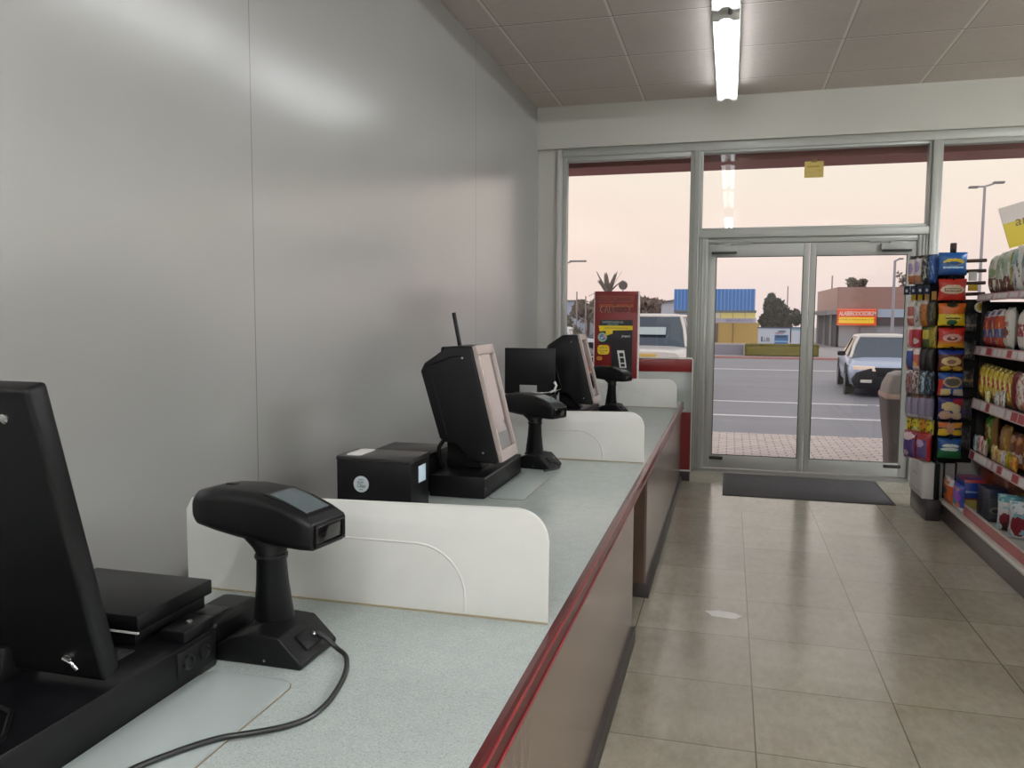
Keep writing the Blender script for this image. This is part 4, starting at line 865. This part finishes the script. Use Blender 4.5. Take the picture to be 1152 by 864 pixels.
col = k.mix(k.m('ADD', k.m('MULTIPLY', n1, .35), k.m('MULTIPLY', n2, .65)), lin((112, 110, 122)), lin((156, 154, 164)))
ln = k.m('MAXIMUM', k.m('MAXIMUM', k.line(y, 1000, 14.80, .16), k.line(y, 1000, 17.35, .17)), k.line(y, 1000, 28.4, .30))
col = k.mix(k.m('MULTIPLY', ln, k.m('GREATER_THAN', k.noise(v, 3.0, 4.0), .36)), col, lin((226, 222, 226)))
k.put(b.inputs['Base Color'], col); b.inputs['Roughness'].default_value = .6
struct(MB().box(-60, 80, 12.38, 36.0, ZG-.2, ZG-.02).obj('parking_lot', m))
struct(MB().box(-60, 80, 36.0, 36.35, ZG-.1, ZG+.06, .01).obj('kerb', mat('kerb_red', (186, 130, 128), .7)))
struct(MB().box(-120, 140, 36.35, 160, ZG-.2, ZG).obj('far_ground', mat('far_ground_grey', (168, 162, 166), .9, var=.06, vscale=.5)))
struct(MB().box(-1.90, 6.5, YB+.21, 9.42, 3.245, 3.80).obj('storefront_canopy', mat('canopy_red_brown', (150, 96, 92), .7, var=.08, vscale=3)))

# litter bin
o = thing('litter_bin', 'big grey outdoor litter bin with hooded top, outside the doors', 'bin', (1.985, 9.9, ZG))
BIN = mat('bin_grey_brown', (88, 80, 80), .55, var=.05); BINL = mat('bin_pale', (140, 130, 126), .5)
def sq(hw, z, r=.06): return [(px_, py_, z) for px_, py_ in rrect(-hw, hw, -hw, hw, r)]
MB().loft([sq(.22, 0), sq(.235, .3), sq(.27, .62), sq(.285, .82)]).obj('body', BIN, o)
MB().loft([sq(.29, .8205), sq(.295, .84), sq(.29, .875)]).obj('rim', mat('bin_rim_pink', (176, 150, 140), .5), o)
hd = MB().loft([sq(.28, .8755), sq(.265, .97, .06), sq(.22, 1.08, .07), sq(.16, 1.115, .07)]).obj('hood', BINL, o)
MB().prism([(-.16, .90), (.16, .90), (.14, 1.02), (-.14, 1.02)], 'y', -.288, -.262).obj('opening', BIN, hd)

# cars
TYRE = mat('tyre', (22, 22, 24), .7); RIM = mat('alloy_rim', (150, 150, 152), .3, metal=.8); CGL = mat('car_glass', (52, 68, 86), .08, spec=.9)
def car(name, label, loc, rz, paint, Lc=4.6, Wc=1.84, H=1.36, suv=False, lowdark=None, roof=None, sideglass=None, group=None):
    c = thing(name, label, 'car', loc, rz, group)
    hl, hw = Lc/2, Wc/2; belt = 1.18 if suv else .88; k_ = (H)/1.36
    st = [(-hl, .70, .34, .50, .62), (-hl+.06, .80, .28, .55, .70), (-hl+.22, .91, .22, .60, .78), (-hl+.6, .98, .20, .62, .86), (-hl+1.05, 1.0, .20, .64, .94), (-.1, 1.0, .20, .66, 1.0), (hl*.55, 1.0, .20, .68, 1.02), (hl-.5, .97, .22, .68, 1.03), (hl-.1, .90, .28, .66, .98), (hl, .80, .36, .62, .84)]
    if suv: st = [(q[0], max(q[1], .84), q[2], q[3]*.8, max(q[4], .86+.02*i)) for i, q in enumerate(st)]
    rings = []
    for (yy, wf_, z0, zm, zt) in st:
        W2 = hw*wf_; zt *= belt; zm *= belt/.88
        half = [(W2*.80, z0), (W2*.95, z0+.06), (W2, zm*.8), (W2*.99, zm), (W2*.93, zt-.07), (W2*.84, zt-.015), (W2*.55, zt+.01), (0, zt+.018)]
        rings.append([(xx, yy, zz) for xx, zz in half] + [(-xx, yy, zz) for xx, zz in reversed(half[:-1])])
    body = MB().loft(rings).obj('body', paint, c, 50)
    y0 = -hl+(1.05 if not suv else .95)
    lo = [(-hw*.86, y0), (hw*.86, y0), (hw*.90, y0+.45), (hw*.90, hl-.9), (hw*.84, hl-.35 if not suv else hl-.08), (-hw*.84, hl-.35 if not suv else hl-.08), (-hw*.90, hl-.9), (-hw*.90, y0+.45)]
    ry0 = y0+(.85 if not suv else .55); ry1 = hl-(1.25 if not suv else .4)
    hi = [(-hw*.62, ry0), (hw*.62, ry0), (hw*.68, ry0+.25), (hw*.68, ry1-.15), (hw*.62, ry1), (-hw*.62, ry1), (-hw*.68, ry1-.15), (-hw*.68, ry0+.25)]
    if suv: hi = [(p[0]*1.14, p[1]) for p in hi]
    mid = [((a[0]*.42+b_[0]*.58)*1.03, a[1]*.42+b_[1]*.58) for a, b_ in zip(lo, hi)]
    zb = belt*.93; zr = H-.07
    MB().loft([[(p[0], p[1], zb) for p in lo], [(p[0], p[1], zb+(zr-zb)*.55) for p in mid], [(p[0], p[1], zr) for p in hi]]).obj('window_glass', CGL, c, 30)
    rf = [(p[0]*.97, p[1]*1.0) for p in hi]
    MB().loft([[(p[0]*1.015, p[1], zr-.03) for p in hi], [(p[0]*1.02, p[1], zr+.01) for p in hi], [(p[0]*.93, p[1]*.98+.01, zr+.05) for p in hi], [(p[0]*.6, p[1]*.85+.02, zr+.07) for p in hi]]).obj('roof', roof or paint, c, 50)
    for sx in (-1, 1):
        MB().tube([(sx*hw*.875, y0+.02, zb), (sx*hw*.76*(1.07 if suv else 1), y0+(ry0-y0)*.56, zb+(zr-zb)*.57), (sx*hw*.635*(1.14 if suv else 1), ry0, zr)], .035, 8).obj('pillar', roof or paint, c)
        if sideglass:
            q0 = hw*.905; q1 = hw*.70
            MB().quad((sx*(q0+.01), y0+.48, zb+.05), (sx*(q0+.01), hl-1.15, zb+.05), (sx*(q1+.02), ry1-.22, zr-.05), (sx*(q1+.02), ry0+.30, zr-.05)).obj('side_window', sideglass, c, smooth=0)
            MB().tube([(sx*(q0+.016), .25, zb+.05), (sx*(q1+.03), .25, zr-.04)], .025, 6).obj('door_pillar', DARK, c)
        MB().box(-.09, .09, -.05, .05, -.055, .055, .03, M=Matrix.Translation((sx*(hw+.06), y0+.42, belt+.03))).obj('wing_mirror', DARK if lowdark else paint, c)
        # lights, side intakes
        MB().prism([(-.24, -.05), (.24, -.03), (.26, .06), (-.20, .06)] if sx > 0 else [(-.24, -.03), (.24, -.05), (.20, .06), (-.26, .06)], 'y', -.02, .05, .008, M=Matrix.Translation((sx*hw*.62, -hl+.075, .60*belt/.88+.03)) @ Matrix.Rotation(sx*.42, 4, 'Z')).obj('headlight', mat('headlight_pale', (246, 226, 214), .15, emit=(255, 220, 200), estr=.25), c)
        MB().box(-.19, .19, -.045, .05, -.035, .035, .01, M=Matrix.Translation((sx*hw*.66, -hl+.02, .36)) @ Matrix.Rotation(sx*.3, 4, 'Z')).obj('fog_light', mat('fog_white', (226, 220, 214), .3), c)
        for yy in (-hl+.85, hl-.85):
            R = .33 if not suv else .36
            w_ = MB().lathe([(R*.62, -.10), (R*.95, -.10), (R, -.07), (R, .07), (R*.95, .10), (R*.62, .10)], 28, M=Matrix.Translation((sx*(hw-.10), yy, R)), axis='x').obj('wheel', TYRE, c, 30)
            MB().lathe([(.03, .0), (R*.62, .0), (R*.62, .02), (.03, .03)], 20, M=Matrix.Translation((sx*(hw-.10)+sx*.085, yy, R)) @ Matrix.Rotation(0 if sx > 0 else PI, 4, 'Z'), axis='x').obj('rim', RIM, w_, 30)
            MB().lathe([(R*1.0, -.012), (R*1.18, -.012), (R*1.18, .012), (R*1.0, .012)], 28, M=Matrix.Translation((sx*(hw-.004), yy, R)), axis='x').obj('wheel_arch', DARK, c, 30)
    GR = lowdark or DARK
    MB().prism([(-hw*.36, .46*belt/.88), (hw*.36, .46*belt/.88), (hw*.42, .66*belt/.88), (-hw*.42, .66*belt/.88)], 'y', -hl-.015, -hl+.12, .01).obj('grille', GR, c)
    if lowdark:
        MB().prism([(-hw*.84, .20), (hw*.84, .20), (hw*.92, .40), (hw*.80, .55), (hw*.44, .66), (-hw*.44, .66), (-hw*.80, .55), (-hw*.92, .40)], 'y', -hl-.012, -hl+.24, .02).obj('front_apron', lowdark, c)
    return c
PALEBLUE = mat('car_pale_blue_paint', (176, 190, 222), .16, spec=.8); WHITEC = mat('car_white_paint', (232, 226, 224), .2, spec=.7); GREYC = mat('car_grey_blue', (138, 140, 162), .25, spec=.7); SILV = mat('car_silver_white', (206, 208, 218), .2, spec=.7)
CREAM = mat('side_glass_painted_reflection', (250, 224, 196), .2, emit=(250, 220, 190), estr=.15)  # cream colour and glow stand in for a bright reflection on the glass
car('parked_car', 'pale blue and white saloon car facing the shop, seen through the right door', (3.62, 21.3, ZG-.02), math.radians(-4), PALEBLUE, lowdark=mat('car_dark_apron', (40, 40, 46), .3), roof=WHITEC, sideglass=CREAM)
v = car('parked_car', 'white off-road vehicle with big dark windscreen, right of the red vending display', (-1.75, 19.0, ZG-.02), 0, WHITEC, 4.5, 1.95, 1.82, True, roof=WHITEC)
MB().box(-.62, .30, -2.30, -2.262, .86, .985, .01).obj('yellow_band', mat('suv_yellow', (222, 186, 96), .4), v)
for xx in (-.42, .02): MB().box(xx-.14, xx+.14, -2.31, -2.275, .70, .85, .04).obj('front_light', DARK, v)
MB().box(-.25, .40, 0, .004, 0, .20, M=Matrix.Translation((0, -1.14, 1.36)) @ Matrix.Rotation(math.radians(-36), 4, 'X')).obj('windscreen_reflection', mat('pale_reflection', (190, 204, 210), .3), v)  # pale plate put on the windscreen to imitate a reflection
car('parked_car', 'silver car left of the red vending display, nearest on that side', (-4.35, 19.2, ZG-.02), math.radians(6), SILV, 4.4, 1.8, 1.5)
car('parked_car', 'white car at the window edge, left behind the nearest register row', (-7.2, 23.5, ZG-.02), math.radians(-6), WHITEC, 4.4, 1.8, 1.4)
car('parked_car', 'small white car farther back on the left side', (-9.6, 33.0, ZG-.02), math.radians(30), WHITEC, 4.4, 1.8, 1.45)
car('parked_car', 'grey-blue car farther back, just left of the red vending display', (-8.6, 37.2, ZG), math.radians(80), GREYC, 4.5, 1.8, 1.5)
car('parked_car', 'small pale car far behind the white off-road vehicle', (-3.9, 33.0, ZG-.02), math.radians(70), SILV, 4.4, 1.8, 1.4)

# blue roofed kiosk
def bpart(name, m_, parent, px0, px1, py0, py1, Y, d=.3, bev=0.0, ground=False):
    a = at(px0, py1, Y)
    if ground: a.z = ZG
    b_ = at(px1, py0, Y); o = parent.location
    return MB().box(a.x-o.x, b_.x-o.x, Y-o.y, Y+d-o.y, a.z-o.z, b_.z-o.z, bev).obj(name, m_, parent)
YK_ = 50.0
kb = thing('kiosk_building', 'small kiosk with bright blue ribbed roof and yellow wall across the road', 'building', (at(805, 388, YK_).x, YK_+2, ZG))
BLUER = graphic('blue_ribbed_roof', (58, 122, 206), [('vstr', .045, .014, (110, 164, 232))], 'y', .5, 0)
bpart('roof', BLUER, kb, 758, 850, 325, 349, YK_-.5, 5.0)
bpart('roof_edge', mat('roof_edge_grey', (110, 112, 120), .6), kb, 758, 851, 349.2, 351.5, YK_-.55, 5.1)
bpart('roof_fascia', mat('pale_blue_fascia', (200, 214, 232), .6), kb, 759, 781, 352, 359, YK_, 4)
bpart('brown_sign', mat('kiosk_brown', (150, 124, 106), .6), kb, 759, 781, 359.3, 364, YK_, 4)
bpart('pale_wall', mat('kiosk_pale_wall', (196, 206, 208), .6), kb, 759, 797, 364.2, 392, YK_+.05, 4)
bpart('lit_sign', graphic('kiosk_lit_sign', (236, 222, 140), [('vstr', .26, .012, (170, 160, 110)), ('rect', 0, 0, .25, 1, (226, 222, 206))], 'y', .5, 0, emit=.25), kb, 797, 850, 351.8, 358, YK_, 4)
wt = bpart('white_band', mat('kiosk_white_band', (206, 204, 222), .6), kb, 797, 851, 358.2, 363, YK_-.05, 4)
text('BIENVENIDOS', 1.5, .14, mat('band_ink', (150, 150, 200), .6), wt, (at(832, 360.6, YK_).x-kb.location.x, -2.07, at(832, 360.6, YK_).z-ZG), FACE_Y)
bpart('yellow_wall', mat('kiosk_yellow', (204, 172, 96), .6, var=.05, vscale=1), kb, 797, 854, 363.2, 386, YK_, 4)
bpart('wall_joint', mat('kiosk_joint', (130, 116, 90), .6), kb, 823.5, 825, 363.5, 388, YK_-.06, .05)
bpart('doorway', mat('kiosk_doorway', (120, 104, 96), .6), kb, 801, 808, 364, 385, YK_-.05, .04)
bpart('footing', mat('kiosk_footing', (206, 198, 190), .6), kb, 797, 842, 386.2, 391, YK_-.2, 4.3)
q = thing('service_counter', 'pale grey kiosk counter with black screen, right of white off-road vehicle', 'kiosk', (at(768, 395, 44).x, 44.5, ZG))
bpart('counter_body', mat('kiosk_counter', (178, 176, 190), .6), q, 759, 775, 391.5, 408, 44, 1.0)
bpart('screen', DARK, q, 762, 772, 385.5, 391.2, 44.1, .5)
bpart('pillar', mat('kiosk_pillar', (206, 206, 212), .6), q, 775.5, 780, 375, 408, 44, .8)
h = thing('gabled_house', 'white gabled house left of the blue roofed kiosk', 'building', (at(752, 345, 58).x, 59, ZG))
a0, a1, a2 = at(744, 352, 58), at(768, 340, 58), at(768, 330, 58)
ho_ = h.location
MB().prism([(a0.x-ho_.x, 0), (a1.x+1-ho_.x, 0), (a1.x+1-ho_.x, at(757, 334, 58).z-ho_.z), (a0.x-ho_.x, at(744, 341, 58).z-ho_.z)], 'y', -1, 3).obj('wall', mat('house_white', (206, 210, 224), .7), h)
MB().prism([(a0.x-.3-ho_.x, at(744, 342, 58).z-ho_.z), (a1.x+1-ho_.x, at(757, 334.2, 58).z-ho_.z), (a1.x+1-ho_.x, at(757, 333, 58).z-ho_.z), (a0.x-.3-ho_.x, at(744, 340, 58).z-ho_.z)], 'y', -1.2, 3.2).obj('roof', mat('house_roof', (120, 104, 100), .7), h)

# hedge and low wall
o = MB().box(-2.0, 2.0, -.4, .4, 0, .62, .08, 3); random.seed(5)
bmesh.ops.subdivide_edges(o.bm, edges=o.bm.edges[:], cuts=4, use_grid_fill=True)
for v_ in o.bm.verts: v_.co += Vector((random.uniform(-.04, .04), random.uniform(-.04, .04), random.uniform(-.04, .04) if v_.co.z > .05 else 0))
hx0, hx1 = at(838, 401, 38.5).x, at(920, 401, 38.5).x
o = o.obj('hedge', mat('hedge_green', (128, 120, 46), .8, var=.25, vscale=8), None, loc=((hx0+hx1)/2, 38.6, ZG)); o.scale = ((hx1-hx0)/4, 1, .85)
tag(o, 'low clipped olive green hedge across the road behind the kerb', 'hedge')
s = thing('grey_wall', 'low grey wall below the yellow kiosk wall, left of the hedge', 'wall', (at(820, 400, 39).x, 39, ZG)); bpart('wall_block', mat('low_wall_grey', (150, 148, 164), .7), s, 790, 837, 388, 402.5, 38.9, .5)
for (p0, p1, wd, lb) in ((852.5, 889, True, 'white billboard with blue car picture behind the hedge'), (890, 905.5, False, 'plain pale blue billboard right of the one with picture')):
    s = thing('billboard', lb, 'billboard', (at((p0+p1)/2, 390, 46).x, 46, ZG))
    fb = bpart('panel', graphic('billboard_a' if wd else 'billboard_b', (206, 216, 236), ([('rect', .52, 0, .95, .62, (64, 120, 186)), ('rect', .52, .2, .95, .28, (150, 190, 226)), ('ell', .75, .82, .14, .06, (96, 120, 140)), ('ell', .68, .72, .16, .05, (170, 140, 160)), ('rect', .55, .45, .9, .58, (40, 74, 110))] if wd else [('rect', 0, .86, 1, 1, (150, 196, 220))]), 'y', .5, .01), s, p0, p1, 369.5, 388.5, 46, .12)
    bpart('frame_top', mat('billboard_frame', (70, 90, 120), .6), s, p0-.5, p1+.5, 368.2, 369.3, 45.95, .2)
    bpart('frame_bottom', mat('billboard_frame', (70, 90, 120), .6), s, p0-.5, p1+.5, 388.7, 390, 45.95, .2)
    bpart('leg', mat('billboard_frame', (70, 90, 120), .6), s, p0+1, p0+2, 390, 397, 46.0, .1); bpart('leg', mat('billboard_frame', (70, 90, 120), .6), s, p1-2, p1-1, 390, 397, 46.0, .1)
    if wd:
        a = at(861.5, 382, 46); text('LUB', .40, .22, mat('ink_dark_board', (60, 64, 80), .6), fb, (a.x-s.location.x, -.02, a.z-ZG), FACE_Y)
        a = at(857, 381.5, 46); text('I', .07, .28, mat('ink_dark_board', (60, 64, 80), .6), fb, (a.x-s.location.x, -.02, a.z-ZG), FACE_Y)

# brick coloured shop building
YS = 52.0
sb = thing('shop_building', 'pinkish brown shop building with orange and yellow sign across the road', 'building', (at(975, 388, YS).x, YS+3, ZG))
o_ = sb.location
A = at(943, 323, YS); Bp = at(1075, 323, YS); Cc = at(920, 328, YS+9); zt0 = A.z-ZG; zl = at(943, 349, YS).z-ZG
pk = mat('shop_pink_brown', (172, 138, 132), .7, var=.05, vscale=.6); pk2 = mat('shop_pink_light', (196, 160, 150), .7, var=.05, vscale=.6)
MB().box(A.x-o_.x, Bp.x-o_.x, -3, 6, zl, zt0).obj('parapet', pk, sb)
MB().prism([(A.x-o_.x-.02, -3.0), (Cc.x-o_.x, 6.0), (Cc.x+.5-o_.x, 6.0), (A.x-o_.x-.02, -2.6)], 'z', zl, zt0).obj('side_parapet', pk2, sb)
MB().prism([(A.x-o_.x-.6, -3.6), (Cc.x-o_.x-.8, 6.0), (Cc.x-o_.x, 6.0), (A.x-o_.x+.1, -3.2)], 'z', zl-.25, zl-.02).obj('side_canopy', mat('shop_canopy_grey', (150, 146, 150), .6), sb)
MB().prism([(A.x-o_.x, -2.8), (Cc.x-o_.x, 6.0), (Cc.x+.4-o_.x, 6.0), (A.x-o_.x+.1, -2.5)], 'z', 0, zl-.26).obj('side_shopfront', mat('shop_dark_glass', (104, 100, 108), .7), sb)
for t_ in (.2, .5, .85):
    xx = A.x+(Cc.x-A.x)*t_-o_.x; yy = -2.9+8.9*t_
    MB().box(xx-.14, xx-.04, yy-.06, yy+.06, 0, zl-.26).obj('post', mat('shop_post', (196, 192, 192), .6), sb)
bpart('front_wall', mat('shop_grey_wall', (168, 170, 178), .6), sb, 943, 1075, 349, 390, YS+.1, 5)
bpart('blue_fascia', mat('shop_blue_fascia', (180, 198, 222), .6), sb, 987, 1075, 348, 357, YS-.1, .15)
bpart('dark_window', mat('shop_dark_window', (92, 84, 88), .4), sb, 987, 1020, 357.5, 366, YS-.05, .1)
bpart('door_panel', mat('shop_door_panel', (150, 150, 158), .6), sb, 967, 986, 367, 388, YS-.03, .1)
sg = bpart('sign_board', graphic('shop_sign', (226, 84, 44), [('grad', .45, .05, (226, 96, 40)), ('rect', .04, .14, .94, .50, (250, 206, 60)), ('rect', 0, .93, 1, 1, (236, 120, 100))], 'y', .5, 0, emit=.25), sb, 941.5, 986.5, 347.5, 366, YS-.3, .18)
a = at(964.6, 352.7, YS-.31); text('ALABERODOSOBGM', 2.05, .26, mat('sign_white_ink', (250, 236, 226), .5), sg, (a.x-o_.x, a.y-.06-o_.y, a.z-ZG), FACE_Y, bold=.025)
a = at(963.5, 359.6, YS-.31); text('servicio | electronica y mas', 2.2, .10, mat('sign_dark_ink', (120, 60, 20), .5), sg, (a.x-o_.x, a.y-.06-o_.y, a.z-ZG), FACE_Y)
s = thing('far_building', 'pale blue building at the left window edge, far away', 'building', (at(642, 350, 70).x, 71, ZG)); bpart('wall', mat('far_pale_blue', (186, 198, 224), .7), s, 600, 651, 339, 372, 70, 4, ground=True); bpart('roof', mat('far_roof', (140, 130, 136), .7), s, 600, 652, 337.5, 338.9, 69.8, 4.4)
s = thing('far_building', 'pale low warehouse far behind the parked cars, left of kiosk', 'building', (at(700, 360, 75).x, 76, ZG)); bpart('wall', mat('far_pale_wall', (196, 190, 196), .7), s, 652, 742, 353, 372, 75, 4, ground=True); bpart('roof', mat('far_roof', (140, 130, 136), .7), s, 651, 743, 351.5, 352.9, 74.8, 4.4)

# trees
def leaf_mat(name, col): return mat(name, col, .85, var=.2, vscale=1.5)
BARK = mat('bark', (96, 84, 78), .9)
def tree(name, label, px, py_top, py_bot, pw, Y, col, n=900, seed=0, shape='round', trunk=True, group='trees across the road'):
    rnd = random.Random(seed); a = at(px, py_bot, Y); t_ = at(px, py_top, Y)
    H = t_.z-ZG; a.z = a.z if trunk else ZG; w_ = 1.25*(at(px+pw/2, py_top, Y).x-at(px-pw/2, py_top, Y).x)/2
    r = thing(name, label, 'tree', (a.x, Y, ZG), 0, group); z0 = a.z-ZG
    vs = []; fs = []
    lobes = [(rnd.uniform(-.6, .6), rnd.uniform(-.5, .5), rnd.uniform(.1, .8), rnd.uniform(.3, .55)) for _ in range(9)]
    for i in range(n):
        lx, ly, lz, lr = rnd.choice(lobes)
        while True:
            p = Vector((rnd.uniform(-1, 1), rnd.uniform(-1, 1), rnd.uniform(-1, 1)))
            if p.length < 1: break
        X = (lx+p.x*lr); Yy = (ly+p.y*lr); Z = min(1.0, max(0, lz+p.z*lr*.6))
        if shape == 'cone': X *= (1.15-Z*.6); Yy *= (1.15-Z*.6)
        sz = w_*rnd.uniform(.10, .20)
        c_ = Vector((X*w_, Yy*w_, z0+Z*(H-z0))); e = Euler((rnd.uniform(0, 6), rnd.uniform(0, 6), rnd.uniform(0, 6)))
        b0 = len(vs)
        for q in ((-1, 0, 0), (0, -.5, .1), (1, 0, 0), (0, .5, .1)):
            vq = Vector(q)*sz; vq.rotate(e); vs.append(tuple(c_+vq))
        fs.append((b0, b0+1, b0+2, b0+3))
    b = MB(); b._add(vs, fs); b.obj('crown', leaf_mat('leaves_%d_%d_%d' % col, col), r, smooth=0)
    if trunk: MB().tube([(0, 0, 0), (.05*w_, 0, z0*.6+.3), (0, .05, z0+(H-z0)*.6)], [w_*.12, w_*.09, w_*.04], 8).obj('trunk', BARK, r)
    return r
tree('conifer_tree', 'dark grey-brown bushy conifer right of the blue roofed kiosk', 870, 332, 374, 38, 56, (84, 78, 72), 2200, 3, 'cone')
tree('conifer_tree', 'lower dark tree just behind right edge of the conifer', 889, 343, 374, 24, 61, (92, 86, 80), 1400, 4)
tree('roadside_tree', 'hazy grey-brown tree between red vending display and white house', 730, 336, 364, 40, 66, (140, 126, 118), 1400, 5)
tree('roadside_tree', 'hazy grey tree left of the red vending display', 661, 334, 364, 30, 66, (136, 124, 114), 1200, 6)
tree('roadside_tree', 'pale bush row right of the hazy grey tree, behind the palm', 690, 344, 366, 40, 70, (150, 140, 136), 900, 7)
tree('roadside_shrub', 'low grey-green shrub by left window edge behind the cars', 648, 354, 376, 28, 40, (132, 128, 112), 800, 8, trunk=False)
tree('roadside_tree', 'small round treetop above the pinkish shop building roof', 966, 311, 326, 26, 66, (120, 112, 104), 500, 9)
tree('roadside_tree', 'sparse treetop at far right above the shop building', 1016, 304, 326, 16, 66, (132, 124, 116), 350, 10)
PS = 1.55
pm = thing('palm_tree', 'grey palm treetop showing above the red vending display', 'tree', (at(684, 330, 48).x, 48, ZG)); pz = at(684, 331, 48).z-ZG
MB().tube([(0, 0, 0), (.05, 0, pz*.5), (0, 0, pz)], [.16, .12, .12], 8).obj('trunk', BARK, pm)
PALM = mat('palm_grey', (138, 126, 120), .8)
for i in range(14):
    a_ = 2*PI*i/14+.2; up = [1.0, .75, 1.05, .35][i % 4]; ln_ = PS*[.95, 1.0, .85, 1.0][i % 4]
    rings = []
    for j in range(7):
        t_ = j/6; rr_ = ln_*t_*(.35+.5*(1-up*.6)); zz = pz+ln_*(up*t_-.55*t_*t_*(1.15-up))
        w_ = .10*PS*(1-t_)**.6*(.3+min(1, t_*4))+.004
        cx_, cy_ = rr_*math.cos(a_), rr_*math.sin(a_); nx_, ny_ = -math.sin(a_)*w_, math.cos(a_)*w_
        rings.append([(cx_+nx_, cy_+ny_, zz-.02), (cx_, cy_, zz+.02), (cx_-nx_, cy_-ny_, zz-.02)])
    MB().loft(rings, caps=False, closed=False).obj('frond', PALM, pm)
# round dark sign, poles, lamps
rs = thing('round_sign', 'dark round sign on a pole, right of the palm top', 'sign', (at(701, 321, 45).x, 45, ZG)); rz_ = at(701, 321, 45).z-ZG
MB().lathe([(.0, -.06), (.2, -.06), (.25, 0), (.2, .06), (0, .06)], 20, M=Matrix.Translation((0, 0, rz_)), axis='y').obj('disc', mat('sign_dark_grey', (104, 96, 96), .6), rs)
MB().tube([(0, 0, 0), (0, 0, rz_-.2)], .035, 8).obj('pole', mat('pole_grey', (170, 166, 172), .5), rs)
POLE = mat('lamp_pole_grey', (176, 174, 186), .45)
def lamp(label, px, ptop, Y, arms, r=.05):
    p = at(px, ptop, Y); s = thing('street_lamp', label, 'street lamp', (p.x, Y, ZG)); H = p.z-ZG
    MB().tube([(0, 0, 0), (0, 0, H*.5), (0, 0, H)], [r*1.3, r, r*.8], 10).obj('pole', POLE, s)
    for dx, dz in arms:
        MB().tube([(0, 0, H-.02), (dx*.45, 0, H+dz*.5)], r*.6, 8).obj('arm', POLE, s)
        M = Matrix.Translation((dx*.72, 0, H+dz)) @ Matrix.Rotation(-math.atan2(dz, dx), 4, 'Y') if dx > 0 else Matrix.Translation((dx*.72, 0, H+dz))
        MB().box(-abs(dx)*.30, abs(dx)*.30, -.09, .09, -.03, .03, .015, M=Matrix.Translation((dx*.72, 0, H+dz*.8))).obj('lamp_head', mat('lamp_head_grey', (150, 146, 150), .5), s)
    return s
lamp('tall street lamp with two arms seen through the right window', 1108, 209, 27, [(-.42, -.04), (.50, .10)], .045)
lamp('slim street lamp in front of the shop building, right door', 1007, 293, 36, [(.30, .08)], .06)
lamp('street lamp whose single arm pokes in at left window edge', 628, 297, 30, [(1.05, .12)], .05)
for (px, pt, Y, lb) in ((886.5, 322, 76, 'thin utility pole right of the dark conifer'), (936.5, 310, 62, 'thin utility pole behind the left corner of the shop building'), (649, 328, 60, 'thin utility pole at the left beside pale blue building'), (659, 333, 64, 'thin utility pole left of the palm')):
    p = at(px, pt, Y); o = MB().tube([(0, 0, 0), (0, 0, p.z-ZG)], [.065, .05], 8).obj('utility_pole', mat('utility_grey', (160, 150, 148), .7), None, loc=(p.x, Y, ZG)); tag(o, lb, 'pole')
